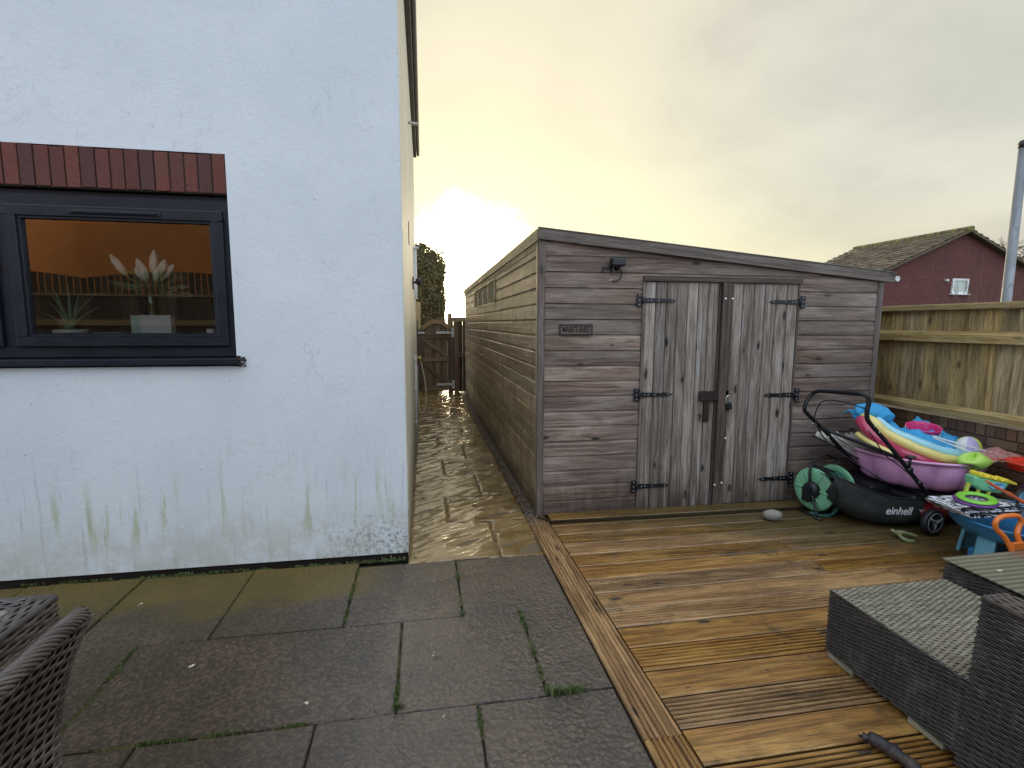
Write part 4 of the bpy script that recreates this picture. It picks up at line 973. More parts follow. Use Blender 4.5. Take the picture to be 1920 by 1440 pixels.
for k in range(9): branch(mb,Vector((29.6,22,3.8+.08*(k%3))),Vector((rs.gauss(0,.7),rs.gauss(0,.7),.8)).normalized(),1.0,.05,4,rs,.55,.03)
mb.build('crown',M_bark,t)
for (bx,by,h,nm,seed) in ((10.75,8.4,2.1,'bare reddish shrub with upright twigs just above the fence left of the lamp column',2),(11.0,8.6,2.45,'bare reddish shrub with a tall leader by the lamp column above the fence',4),(12.3,8.8,2.2,'low twiggy shrub right of the lamp column above the fence',9)):
    rs=random.Random(seed); t=thing('bare_shrub',nm,'shrub',(bx,by,0),'bare shrubs above the right fence'); mb=MB()
    for k in range(5): branch(mb,Vector((bx+rs.gauss(0,.25),by+rs.gauss(0,.2),.1)),Vector((rs.gauss(0,.22),rs.gauss(0,.2),1)).normalized(),h*.52,.014,3,rs,.34,.16)
    mb.build('twigs',M_twig,t)

# ------------------------------------------------------------------ garden behind the camera (seen only in the window glass)
t=thing('orange_brick_house','orange brick house with painted-in sunlight, reflected in the window glass','house',(-8,-7,0))
mb=MB(); pts=[(-12.8,-7,0),(-6.75,-7,0),(-6.75,-7,5.5),(-12.8,-7,5.5)]; pts=[(-11.0,-7,0),(-4.15,-7,0),(-4.15,-7,5.5),(-11.0,-7,5.5)]; mb.face(pts,[(p[0],p[2]) for p in pts])
pts=[(-4.15,-7,0),(-4.15,-13,0),(-4.15,-13,5.5),(-4.15,-7,5.5)]; mb.face(pts,[(p[1],p[2]) for p in pts]); mb.build('wall',M_orange,t,fixn=False)
mb=MB(); mb.prism([(-11.4,5.5),(-7.5,8),(-3.8,5.5)],(0,-13.2,0),(1,0,0),(0,0,1),(0,6.5,0)); mb.build('roof',M_tile,t)
t=thing('back_fence','dark garden fence with slatted top reflected in the window glass','fence',(-3,-3.2,0))
mb=MB(); x=-9.5
while x<3.5: mb.box(x,x+.145,-3.2,-3.18,0,2.0,g='z'); x+=.15
mb.build('boards',M_gate,t)
mb=MB(); x=-9.5
while x<3.5: mb.box(x,x+.085,-3.2,-3.19,2.04,2.30+.13*abs(sin(x*1.1)),g='z'); x+=.105
mb.build('trellis_slats',M_gate,t)
mb=MB(); mb.box(-9.5,3.5,-3.22,-3.16,2.0,2.04,g='x'); mb.box(-9.5,3.5,-3.15,-3.10,1.5,1.6,g='x'); mb.box(-9.5,3.5,-3.15,-3.10,.5,.6,g='x'); mb.build('rails',M_gatel,t)

# ------------------------------------------------------------------ woven furniture
def weave(mb,fn,lu,lv,pitch=.0085,stake=.030,amp=.0022,rs=random):
    """real strands: fn(u,v) -> (point, normal), u and v in metres"""
    n=max(1,int(lv/pitch)); nu=max(2,int(lu/stake*3))
    for r in range(n):
        v0=r*lv/n; w_=lv/n*.93; b=len(mb.v); ph=(r%2)*pi
        base_r=rs.random()
        for i in range(nu+1):
            u=lu*i/nu; h=amp*(1+cos(pi*u/stake+ph))
            for j,(a,e) in enumerate(((0,-.0022),(.25,.0004),(.75,.0004),(1,-.0022))):
                p,nr=fn(u,v0+w_*a); mb.v.append(tuple(p+nr*(h+e)))
        for i in range(nu):
            rr_=(base_r*.4+rs.random()*.6)
            for j in range(3):
                a=b+i*4+j; mb.f.append((a,a+4,a+5,a+1)); mb.r.append(rr_); mb.sm.append(j==1); mb.uv.extend([(0,0)]*4)
def flat(O,U,V):
    O,U,V=Vector(O),Vector(U).normalized(),Vector(V).normalized(); Nn=U.cross(V)
    return lambda u,v:(O+U*u+V*v,Nn)
t=thing('wicker_footstool','low square dark wicker footstool on the deck in front of the glass table','footstool',(2.15,1.64,0))
ox0,ox1,oy0,oy1,oz0,oz1=1.840,2.468,1.335,1.950,.035,.33
mb=MB(); weave(mb,flat((ox0,oy0,oz1),(0,1,0),(1,0,0)),oy1-oy0,ox1-ox0); 
for i in range(len(mb.v)): pass
# flip so the normal points up
mb=MB(); weave(mb,flat((ox0,oy0,oz1),(1,0,0),(0,1,0)),ox1-ox0,oy1-oy0,.0105,.026); mb.build('woven_top',M_wickt,t,fixn=False)
mb=MB(); weave(mb,flat((ox0,oy1,oz0),(0,-1,0),(0,0,1)),oy1-oy0,oz1-oz0-.004); weave(mb,flat((ox0,oy0,oz0),(1,0,0),(0,0,1)),ox1-ox0,oz1-oz0-.004)
weave(mb,flat((ox1,oy0,oz0),(0,1,0),(0,0,1)),oy1-oy0,oz1-oz0-.004); weave(mb,flat((ox1,oy1,oz0),(-1,0,0),(0,0,1)),ox1-ox0,oz1-oz0-.004)
for a,b_ in (((ox0,oy0),(ox0,oy1)),((ox0,oy0),(ox1,oy0)),((ox1,oy0),(ox1,oy1)),((ox0,oy1),(ox1,oy1))): mb.tube([(*a,oz1-.004),(*b_,oz1-.004)],.005,6)
mb.build('woven_sides',M_wick,t,fixn=False)
mb=MB(); mb.box(ox0+.004,ox1-.004,oy0+.004,oy1-.004,oz0+.004,oz1-.005); mb.build('inner_frame',M_blackp,t)
for (a,b_) in ((1.40,1.54),(1.80,1.94)):
    for xx in (ox0+.004,ox1-.06):
        mb=MB(); mb.box(xx,xx+.055,a,b_,.006,.036); mb.build('foot',M_feet,t,bevel=.004)
# coffee table with glass top
t=thing('wicker_coffee_table','low wicker coffee table with a pale glass top at the right edge','coffee table',(3.1,1.5,0))
tx0,tx1,ty0,ty1,tz=2.535,3.60,.95,2.027,.392
mb=MB(); weave(mb,flat((tx0+.01,ty1-.01,.03),(0,-1,0),(0,0,1)),ty1-ty0-.02,tz-.045); weave(mb,flat((tx1-.01,ty1-.01,.03),(-1,0,0),(0,0,1)),tx1-tx0-.02,tz-.045); weave(mb,flat((tx0+.01,ty0+.01,.03),(1,0,0),(0,0,1)),tx1-tx0-.02,tz-.045); mb.build('woven_sides',M_wick,t,fixn=False)
mb=MB(); weave(mb,flat((tx0+.01,ty0+.01,tz-.012),(1,0,0),(0,1,0)),tx1-tx0-.02,ty1-ty0-.02,.018,.04); mb.build('woven_top',M_wickt,t,fixn=False)
mb=MB(); mb.box(tx0+.016,tx1-.016,ty0+.016,ty1-.016,.032,tz-.018); mb.build('inner_frame',M_blackp,t)
def mk_top():
    m,g,b=mat('wet_glass_top'); p=g.n('ShaderNodeNewGeometry').outputs['Position']; X=xyz(g,p)
    rib=g.m('SINE',g.m('ADD',g.m('MULTIPLY',X[1],2*pi/.034),g.m('MULTIPLY',g.noise(p,6,3),2.5))); n=g.noise(p,5,4)
    c=g.mix(g.sm(rib,-.6,.9),(.13,.13,.095),(.24,.235,.17)); red=g.m('MULTIPLY',g.sm(X[0],2.86,3.02),g.sm(g.m('ADD',X[1],g.m('MULTIPLY',n,.12)),1.88,1.98))
    c=g.mix(g.m('MULTIPLY',red,.75),c,(.22,.05,.04)); setp(g,b,color=c,rough=.22,spec=.5,coat=.6,coatr=.08); return m
mb=MB(); mb.box(tx0,tx1,ty0,ty1,tz,tz+.008); mb.build('glass_top',mk_top(),t,bevel=.002)
mb=MB(); mb.lathe([(0,-.003),(.016,-.002),(.018,.001),(0,.004)],(2.66,1.86,tz+.012),seg=12,sq=(1,.45)); tag(mb.build('leaf_scrap',M_petal),'small pale yellow leaf lying on the glass coffee table','leaf')
# sofa arm
t=thing('wicker_armchair','tall dark wicker armchair side cut by the lower right corner','armchair',(2.2,1.0,0))
mb=MB(); a0=Vector((1.815,1.335,.02)); a1=Vector((1.868,1.345,.63)); b0=Vector((1.80,.62,.02)); b1=Vector((1.845,.62,.63))
def arm(u,v):
    s=u/.72; h=v/.61; p=(a0.lerp(a1,h)).lerp(b0.lerp(b1,h),s); return p,Vector((-1,0,.08)).normalized()
weave(mb,arm,.72,.61,.0095,.032,.0026)
c0=Vector((2.48,1.335,.02)); c1=Vector((1.975,1.345,.63))
weave(mb,lambda u,v:(a1.lerp(a0,0).lerp(a1,0)*0+Vector((1.815+.053*v/.61+u,1.335+.01*v/.61,.02+v)),Vector((0,1,0))),.11,.61,.0095,.032,.0026)
weave(mb,lambda u,v:(Vector((1.93+u,1.33,.02+v)),Vector((0,1,0))),.56,.36,.0095,.032,.0026)
mb.build('woven_arm',M_wick,t,fixn=False)
mb=MB(); weave(mb,lambda u,v:(Vector((1.868-.03*(u/.72)+v,1.345-u,.632)),Vector((0,0,1))),.72,.105,.013,.04,.003); 
mb.tube([(1.868,1.345,.628),(1.843,.62,.628)],.007,6); mb.tube([(1.868,1.345,.628),(1.973,1.345,.628)],.007,6)
mb.build('arm_top',M_wickc,t,fixn=False)
mb=MB()
mb.prism([(1.822,.025),(1.95,.025),(1.965,.62),(1.872,.62)],(0,.62,0),(1,0,0),(0,0,1),(0,.708,0)); mb.box(1.951,2.5,.62,1.322,.08,.37); mb.build('inner_frame',M_blackp,t)

# left dining table
t=thing('wicker_dining_table','wicker dining table corner with an inset glass top at the left edge','table',(-1.8,1.3,0))
zt=.725; lx1,ly1,lx0,ly0=-1.112,1.672,-2.4,.5
mb=MB(); weave(mb,lambda u,v:(Vector((lx1,ly1-u,zt-.075+v)),Vector((1,0,0))),1.15,.075,.013,.035,.003); weave(mb,lambda u,v:(Vector((lx1-u,ly1,zt-.075+v)),Vector((0,1,0))),1.2,.075,.013,.035,.003)
weave(mb,lambda u,v:(Vector((lx1-.07+v,ly1-u,zt)),Vector((0,0,1))),1.15,.07,.0125,.035,.003)
weave(mb,lambda u,v:(Vector((lx1-.07-u,ly1-.07+v,zt)),Vector((0,0,1))),1.1,.07,.0125,.035,.003)
mb.tube([(lx1,ly1,zt-.001),(lx1,.5,zt-.001)],.008,6); mb.tube([(lx1,ly1,zt-.001),(lx0,ly1,zt-.001)],.008,6); mb.build('woven_edge',M_wickc,t,fixn=False)
mb=MB(); mb.box(lx0,lx1-.006,ly0,ly1-.006,zt-.07,zt-.006); mb.build('table_frame',M_blackp,t)
mb=MB(); mb.box(lx0,lx1-.072,ly0,ly1-.072,zt-.004,zt+.003); mb.build('glass_inset',plain('pale_glass_inset',(.25,.22,.18),.12,coat=.8,bs=.02),t,bevel=.002)
for lx,ly in ((-1.28,1.50),(-2.3,1.50),(-1.28,.6),(-2.3,.6)):
    mb=MB(); mb.box(lx-.035,lx+.035,ly-.035,ly+.035,.0,zt-.072,g='z'); mb.build('leg',M_wick,t)
# left dining chair: barrel back seen from outside
t=thing('wicker_chair','curved wicker chair back in the lower left corner beside the dining table','chair',(-1.0,1.0,0))
# s: along the rim from far tip toward and past the viewer; v: down from the rim
def chair(s,v):
    ang=s/1.25*1.15
    x=-.805+.10*s-.22*s*s; y=1.312-s*.80; zr=.850+.012*sin(min(s,.25)*8)-.03*s-.05*max(0,s-.3)
    lean=.56*v; x2=x-lean+.60*min(v,.44)**2; return Vector((x2,y+.10*v*(1-2*s),zr-v))
def chn(u,v):
    e=1e-3; a=chair(u+e,v)-chair(u,v); b_=chair(u,v+e)-chair(u,v); n_=b_.cross(a).normalized()
    if n_.x<0: n_=-n_
    return chair(u,v),n_
mb=MB(); weave(mb,lambda u,v:chn(u,.48-v),1.0,.48,.014,.045,.004); mb.build('woven_back',M_wickc,t,fixn=False)
mb=MB()
rim=[chair(s*1.0/60,0.0) for s in range(61)]
mb.tube([p+Vector((-.016,0,.004)) for p in rim],.016,10,flat=.8)
for k in range(10):   # binding strands wrapped along the rim
    ph=k*2*pi/10
    mb.tube([p+Vector((-.016,0,.004))+Vector((cos(ph+i*.55),0,sin(ph+i*.55)))*.0165 for i,p in enumerate(rim)],.0042,5,rnd=random.random())
mb.build('woven_rim',M_wickc,t,fixn=False)
mb=MB(); mb.grid(lambda u,v:chn(u*1.0,v*.5)[0]-chn(u*1.0,v*.5)[1]*.012,16,10); mb.build('inner_shell',M_blackp,t,fixn=False)
mb=MB(); mb.tube([chair(0.0,v*.05)+Vector((-.006,.004,0)) for v in range(11)],.012,8); mb.build('side_post',M_wickc,t)
mb=MB(); mb.box(-1.55,-1.12,.55,1.22,.38,.44); mb.build('seat',M_wick,t,bevel=.02)
for lx,ly in ((-1.16,1.20),(-1.52,1.20),(-1.16,.58),(-1.52,.58)):
    mb=MB(); mb.box(lx-.018,lx+.018,ly-.018,ly+.018,0,.385); mb.build('leg',M_wick,t)

# ------------------------------------------------------------------ loose bits on the deck
mb=MB(); mb.lathe([(0,-.05),(.03,-.045),(.05,-.015),(.052,.012),(.035,.042),(0,.052)],(0,0,0),seg=24,fn=lambda a,h:1+.1*cos(a+1)+.05*sin(2*a))
R_=Matrix.Translation((2.715,3.50,.048))@Matrix.Rotation(radians(-20),4,'Z')@Matrix.Rotation(radians(90),4,'Y')@Matrix.Diagonal((.95,1,1.5,1)); mb.v=[tuple(R_@Vector(p)) for p in mb.v]
tag(mb.build('pebble',M_pebble,None,sub=1),'smooth grey oval stone lying on the deck by the shed doors','stone')
mb=MB(); rs=random.Random(2); pts=sweep([(1.585,1.480,.030),(1.612,1.452,.036),(1.632,1.410,.034),(1.646,1.372,.030),(1.655,1.33,.026),(1.66,1.25,.024),(1.68,1.15,.022)],7)
mb.tube(pts,[.012+.011*min(1,i/6)+rs.uniform(-.0045,.0045) for i in range(len(pts))],12)
for k in range(7): mb.tube([pts[0],pts[0]+Vector((rs.uniform(-.018,-.004),rs.uniform(.0,.014),rs.uniform(-.012,.010)))],[.005,.001],5)
mb.tube([pts[16],pts[16]+Vector((.018,.008,.012))],[.008,.003],6)
tag(mb.build('stick',M_stick),'short dark broken branch lying on the deck at the bottom edge','stick')
mb=MB(); mb.tube(sweep([(3.40,3.06,.035),(3.415,3.03,.05),(3.46,3.01,.042),(3.51,2.985,.028)],5),[.017,.018,.018,.017,.016,.016,.015,.015,.014,.014,.014,.013,.013,.012,.011,.008],8)
mb.tube(sweep([(3.405,3.05,.04),(3.39,3.00,.022),(3.41,2.965,.014),(3.45,2.955,.012)],5),[.014]*15+[.007],8); mb.tube([(3.40,3.06,.035),(3.385,3.09,.05)],[.016,.012],8)
tag(mb.build('claw_tool',M_glove),'muddy olive two pronged rubber piece lying on the deck before the mower','toy')
mb=MB()
rs=random.Random(8)
for (x,y) in ((-.50,2.02),(.045,1.86),(.02,2.25),(-1.56,2.95),(-1.05,2.35)):
    for k in range(3): 
        a=rs.random()*3; q=Vector((x+rs.gauss(0,.008),y+rs.gauss(0,.006),.006)); mb.face([q,q+Vector((.012*cos(a),.012*sin(a),.004)),q+Vector((.004,.012,.002))])
struct(mb.build('leaf_litter',M_petal,fixn=False),'stuff')
# moss and weeds growing in the joints
mb=MB(); rs=random.Random(21)
def tuft(x,y,n,h,sp,rnd=.5):
    for k in range(n):
        bx=x+rs.gauss(0,sp); by=y+rs.gauss(0,sp*.6); a=rs.random()*2*pi; l=h*rs.uniform(.4,1.2); w_=rs.uniform(.0012,.0035)
        ln=rs.uniform(.2,1.0); tip=Vector((bx+cos(a)*l*ln,by+sin(a)*l*ln,l)); s=Vector((-sin(a),cos(a),0))*w_; b0=Vector((bx,by,-.008))
        mid=(b0+tip)/2+Vector((0,0,l*.25)); mb.face([b0-s,b0+s,mid+s*1.3,mid-s*1.3]); mb.face([mid-s*1.3,mid+s*1.3,tip])
def joint(p,q,dens,h,sp=.006,gap=.4):
    p,q=Vector(p),Vector(q); n=int((q-p).length*dens)
    for k in range(n):
        t_=rs.random(); c=p.lerp(q,t_)
        if noise.noise(Vector((c.x*7,c.y*7,3)))<gap-.5: continue
        tuft(c.x,c.y,4,h*.75,sp)
joint((.183,3.22),(.183,2.58),420,.010,.007,.55); joint((.493,2.57),(.493,1.93),360,.010,.007,.5)
joint((-.434,3.2),(-.434,2.58),220,.008,.005,.35); joint((-.135,2.1),(-.135,1.93),260,.008,.006,.3); joint((-1.385,2.57),(-1.385,1.95),200,.009,.006,.45)
joint((-1.07,1.925),(-.44,1.925),260,.008,.008,.45); joint((.195,1.9),(.195,1.35),200,.009,.006,.42); joint((-1.70,3.2),(-1.70,2.75),60,.006,.004)
joint((-2.4,3.315),(-.14,3.300),70,.009,.007,.3)
for k in range(26): tuft(.50+rs.random()*.13,1.925+rs.gauss(0,.006),8,.026,.010)
for k in range(10): tuft(-.35+rs.gauss(0,.15),3.29,6,.022,.01)
for k in range(6): tuft(-1.5+rs.gauss(0,.03),3.29,6,.02,.01)
for k in range(8): tuft(-.13+rs.gauss(0,.01),1.95,8,.02,.006)
struct(mb.build('joint_weeds',M_weed,fixn=False),'stuff')
mb=MB()
def mossline(p,q,w_,gap=.45):
    p,q=Vector(p),Vector(q); n=int((q-p).length*220)
    for k in range(n):
        c=p.lerp(q,k/n); v=noise.noise(Vector((c.x*6,c.y*6,7)))
        if v<gap-.5: continue
        s=w_*rs.uniform(.5,1.3); z0=-.012+rs.uniform(0,.008); a0=rs.random()
        q_=[(c.x+rs.gauss(0,.003)+s*cos(a0+t_),c.y+rs.gauss(0,.003)+s*sin(a0+t_),z0) for t_ in (0,1.2,2.5,3.8,5.1)]
        for i in range(5): mb.face([q_[i],q_[(i+1)%5],(c.x,c.y,z0+s*.8)])
for a in (((.183,3.22),(.183,2.58),.009,.55),((.493,2.57),(.493,1.93),.008,.5),((-.434,3.2),(-.434,2.58),.006,.45),((-1.385,2.57),(-1.385,1.95),.007,.4),((-1.2,1.925),(-.2,1.925),.007,.5),((.195,1.9),(.195,1.3),.006,.5),((-.135,2.5),(-.135,1.93),.004,.4),((-3,3.300),(-.13,3.300),.006,.42)): mossline((*a[0],0),(*a[1],0),a[2],a[3])
struct(mb.build('joint_moss',M_moss,fixn=False),'stuff')

# ------------------------------------------------------------------ hose reel
t=thing('hose_reel','pale green hose reel with dark green hose standing against the shed wall','hose reel',(3.25,3.62,0))
ax=Vector((.92,.22,.0)).normalized(); c1=Vector((3.12,3.56,.215)); c2=c1+ax*.27
def disc(c,sgn):
    mb=MB(); mb.lathe([(.045,0),(.06,-.006),(.135,-.010),(.168,-.002),(.178,.008),(.172,.016),(.13,.006),(.05,.010)],c,tuple(ax*sgn),32,fn=None)
    for k in range(6):
        a=k*pi/3; e1=ax.cross(Vector((0,0,1))).normalized(); e2=ax.cross(e1); d_=e1*cos(a)+e2*sin(a); mb.tube([c+d_*.05-ax*sgn*.010,c+d_*.15-ax*sgn*.012],.008,6)
    return mb.build('reel_disc',M_reel,t)
disc(c1,1); disc(c2,-1)
mb=MB(); e1=ax.cross(Vector((0,0,1))).normalized(); e2=ax.cross(e1); pts=[]
for layer in range(3):
    for k in range(7*16):
        a=k/16*2*pi; pos=(k/(7*16)) if layer%2==0 else 1-k/(7*16); rr_=.085+layer*.021+.006*sin(k*.7)
        pts.append(c1+ax*(.02+.23*pos)+(e1*cos(a)+e2*sin(a))*rr_)
mb.tube(pts,.0095,7); mb.build('wound_hose',M_hose,t)
mb=MB(); mb.tube(sweep([c1+ax*.2+e2*.13,c1+ax*.16+Vector((0,-.1,-.10)),c1+ax*.13+Vector((0,-.10,-.195)),c1+ax*.04+Vector((0,-.07,-.20)),c1-ax*.02+Vector((0,.0,-.19))],6),.009,7); mb.tube(sweep([c2+Vector((-.06,-.13,.05)),c2+Vector((-.08,-.16,-.06)),c2+Vector((-.12,-.14,-.18)),c2+Vector((-.2,-.12,-.20))],6),.009,7); mb.build('loose_hose',M_hose2,t)
mb=MB(); o_=-ax*.03
mb.lathe([(.0,.0),(.06,-.0),(.068,.015),(.065,.05),(.04,.062),(0,.062)],c1+ax*.012,tuple(-ax),20)
mb.box(-.055,.055,-.03,.03,-.07,.05,xf=Matrix.Translation(c1-ax*.03+Vector((0,0,-.02)))); mb.build('hub',M_blackp,t)
mb=MB()
for c,s in ((c1,-1),(c2,1)):
    q=c+ax*s*.035
    mb.tube(sweep([Vector((q.x,q.y-.10,.012)),q+Vector((0,-.03,-.05)),q,q+Vector((0,.02,.14)),q+Vector((.02,.03,.22))],5),.010,8)
    mb.tube([Vector((q.x,q.y-.14,.014)),Vector((q.x,q.y+.16,.014))],.010,8)
mb.tube(sweep([c1-ax*.035+Vector((.02,.03,.22)),c1+Vector((.10,.05,.255)),c2+Vector((-.05,.05,.25)),c2+ax*.035+Vector((.02,.03,.20))],6),.011,8); mb.build('reel_frame',M_blackp,t)

# ------------------------------------------------------------------ mower
t=thing('lawn_mower','black and dark red lawn mower with folded handle and fabric grass box','lawn mower',(3.8,3.2,0))
md=Vector((.97,.10,0)).normalized(); mp=Vector((-.10,.97,0)).normalized()
def MP(a,b_,z_): return Vector((3.66,3.075,0))+md*a+mp*b_+Vector((0,0,z_))
Rm=Matrix.Translation((3.66,3.075,0))@Matrix(((md.x,mp.x,0,0),(md.y,mp.y,0,0),(0,0,1,0),(0,0,0,1)))
mb=MB(); mb.grid(lambda u,v:MP(-.02+.60*v,.21+.20*(1.0 if abs(cos(pi*u))>1 else cos(pi*(1-u)))*(1-.25*max(0,v-.7)/.3),.09+.13*sin(pi*u)**.5*(1-.4*max(0,v-.7)/.3)),16,8); mb.build('mower_deck',M_mowred,t,solid=.006,fixn=False)
mb=MB(); mb.box(.08,.44,.06,.36,.21,.30,xf=Rm); mb.box(.0,.12,.08,.34,.20,.27,xf=Rm); mb.build('motor_cover',M_blackp,t,bevel=.03)
def wheel(a,b_,r,w_=.045):
    mb=MB(); c=MP(a,b_,r+.006); mb.lathe([(r*.72,-w_/2),(r*.95,-w_/2),(r,-w_*.35),(r,w_*.35),(r*.95,w_/2),(r*.72,w_/2)],c,tuple(-mp),28); wv=mb.build('wheel',M_blackp,t)
    mb=MB(); mb.lathe([(0,.012),(r*.22,.014),(r*.28,.004),(r*.58,-.004),(r*.68,.012),(r*.76,.014),(r*.76,0),(0,-.01)],c-mp*w_*.3,tuple(-mp),28)
    for k in range(3):
        q=k*2*pi/3+.4; mb.tube([c-mp*.028,c-mp*.026+md*cos(q)*r*.7+Vector((0,0,sin(q)*r*.7))],.008,6)
    mb.build('rim',M_wheelg,wv)
for a,b_,r in ((.03,-.03,.098),(.03,.44,.098),(.52,-.0,.085),(.52,.42,.085)): wheel(a,b_,r)
# grass box
gx=lambda a,b_,z_: Vector((3.07,3.26,0))+Vector((.64,-.19,0)).normalized()*a+Vector((.28,.95,0)).normalized()*b_+Vector((0,0,z_))
def bag(u,v):
    # u along length, v around the U-shaped cross-section from near rim down and up to far rim
    a=.02+.60*u; topz=.41-.155*u-.05*sin(pi*u); bot=.015+.17*(1-u)**4+(.0 if u<.9 else .02)
    bl=sin(pi*min(1,max(0,v)))**.42; s=-cos(pi*v); wd=.19*(1-.06*u)
    z_=topz-(topz-bot)*bl; b_=.19+s*wd*(.96+.06*sin(pi*u))
    if v<.35: b_-=.010*sin(pi*u)*sin(v*9)
    return gx(a-.04*(1-bl)*max(0,1-u*6),b_,z_)
mb=MB(); mb.grid(bag,28,24,uvs=(.6,.5)); 
for ue in (0,1):
    ring=[bag(ue,v/24) for v in range(25)]; c=sum(ring,Vector())/25
    for i in range(24): mb.face([ring[i],ring[i+1],c],smooth=True)
gb=mb.build('grass_box',M_bag,t,fixn=False)
mb=MB(); mb.tube([bag(u/14,0)+Vector((0,0,.004)) for u in range(15)],.006,6); mb.tube([bag(0,v/20) for v in range(21)],.006,6); mb.tube([bag(u/14,1)+Vector((0,0,.004)) for u in range(15)],.006,6); mb.build('box_rim',M_blackp,gb)
mb=MB(); mb.grid(lambda u,v: bag(u,0).lerp(bag(u,1),v)-Vector((0,0,.012+.02*sin(pi*v))),10,6); mb.build('box_lid',M_blackp,gb,fixn=False)
la=Vector((.64,-.19,-.035)).normalized(); ly_=Vector((.12,.10,1)).normalized(); ln_=la.cross(ly_).normalized(); ly_=ln_.cross(la).normalized()
if ln_.y>0: pass
nn=la.cross(ly_); rot=Matrix(((la.x,ly_.x,nn.x),(la.y,ly_.y,nn.y),(la.z,ly_.z,nn.z)))
lo=text('einhell',.085,(0,0,0),Matrix.Identity(3),M_logo,None,name='logo_print',ext=.0012,shear=.22,sx_=.85); lo.parent=gb
for vv in lo.data.vertices:
    u_=.70+vv.co.x/.60; e=.004; zt_=.165+vv.co.y; lo_,hi_=.002,.5
    for _k in range(24):
        v_=(lo_+hi_)/2
        if bag(u_,v_).z>zt_: lo_=v_
        else: hi_=v_
    p_=bag(u_,v_); n_=(bag(u_+e,v_)-p_).cross(bag(u_,v_+e)-p_).normalized()
    if n_.y>0: n_=-n_
    vv.co=p_+n_*(.003+vv.co.z)-Vector(t.location)
# handle
nearT=[(3.74,3.12,.24),(3.62,3.09,.36),(3.54,3.09,.445),(3.30,3.10,.70),(3.18,3.11,.82),(3.125,3.11,.88),(3.115,3.11,.94),(3.125,3.11,1.01),(3.118,3.115,1.045),(3.09,3.13,1.062)]
farT=[(3.09,3.13,1.062),(3.07,3.34,1.048),(3.05,3.50,1.035),(3.03,3.55,1.00),(2.985,3.55,.93),(2.98,3.55,.885),(3.01,3.55,.845),(3.18,3.55,.70),(3.33,3.55,.56),(3.54,3.56,.38)]
mb=MB(); mb.tube(sweep(nearT[:-1],4)+sweep(farT,4),.0155,10); mb.build('handle_bar',M_black,t)
mb=MB(); mb.tube(sweep([(3.02,3.42,.76),(3.06,3.30,.735),(3.25,3.20,.66),(3.44,3.13,.575)],5),.014,8); mb.build('lower_handle',M_black,t)
mb=MB(); mb.tube(sweep([(3.02,3.50,.80),(3.035,3.47,.93),(3.06,3.42,.975),(3.06,3.25,.985),(3.12,3.13,.955)],5),.0045,6); mb.build('switch_bail',M_black,t)
mb=MB(); mb.lathe([(0,0),(.032,.0),(.036,.006),(.03,.014),(0,.018)],(3.475,3.07,.595),(0,0,1),16); mb.tube([(3.475,3.075,.51),(3.475,3.07,.60)],.010,8); mb.lathe([(.016,-.02),(.022,-.01),(.022,.01),(.016,.02)],(3.485,3.08,.505),(0,1,.2),12); mb.lathe([(.014,-.02),(.02,0),(.014,.02)],(3.575,3.075,.40),(0,1,.2),12); mb.build('clamp_knobs',M_blackp,t)
mb=MB(); mb.tube(sweep([(3.13,3.10,.80),(3.28,3.09,.62),(3.42,3.08,.52),(3.55,3.07,.41),(3.62,3.09,.32)],6),.004,6); mb.tube(sweep([(3.0,3.46,.80),(3.10,3.4,.62),(3.25,3.3,.50),(3.45,3.2,.36)],6),.004,6); mb.build('control_cable',M_blackp,t)
mb=MB()
for p in ((3.03,3.53,.775),(3.18,3.53,.66),(3.165,3.10,.835),(3.205,3.10,.79)): mb=MB(); mb.lathe([(.007,0),(.006,.004),(0,.006)],Vector(p)+Vector((0,-.016,0)),(0,-1,0),8); mb.build('handle_bolt',M_bolt,t)

# folded cream slats behind the mower handle
t=thing('folded_sun_lounger','folded cream slatted garden seat wedged between mower handle and tub','folded chair',(3.4,3.6,.3))
mb=MB()
for k in range(9):
    a=Vector((3.16+k*.036,3.62-.010*k,.668+.012*sin(k*2.1)-.002*k)); b_=a+Vector((.36,-.02+.002*k,-.20)); d_=(b_-a).normalized(); nr=Vector((-.55,-.7,.45)).normalized(); wd_=d_.cross(nr).normalized()
    mb.prism([(-.021,0),(.021,0),(.021,.006),(-.021,.006)],a,wd_,nr,b_-a)
mb.build('slats',M_cream2,t)
mb=MB(); mb.tube([(3.12,3.585,.655),(3.54,3.54,.44)],.007,8); mb.build('frame_tubes',M_black,t)

# ------------------------------------------------------------------ tub with things in it
TC=Vector((3.925,3.43,0)); TR=.45
t=thing('pink_tub','lavender pink fluted plastic sandpit tub piled up with toys in the corner','sandpit tub',(TC.x,TC.y,.31))
def flute(a,h):
    k=max(0,min(1,(.55-h-.0)/.10)) if False else 1
    return .90*(1+(.075*abs(sin(a*6))**.8-.035)*(1 if h<.215 else .15))
mb=MB(); mb.lathe([(0,.0),(.28,.0),(.38,.012),(.42,.05),(.455,.12),(.475,.20),(.478,.225),(.512,.232),(.518,.242),(.508,.250),(.480,.246),(.462,.20),(.44,.12),(.40,.05),(.36,.03),(0,.03)],(TC.x,TC.y,.305),seg=108,fn=flute)
mb.build('tub_shell',M_lav,t)
mb=MB(); mb.box(3.45,4.2,3.35,3.72,.0,.30); tag(mb.build('storage_crate',M_blackp,None,bevel=.02),'dark crate holding up the pink tub in the shadow behind the mower','crate')
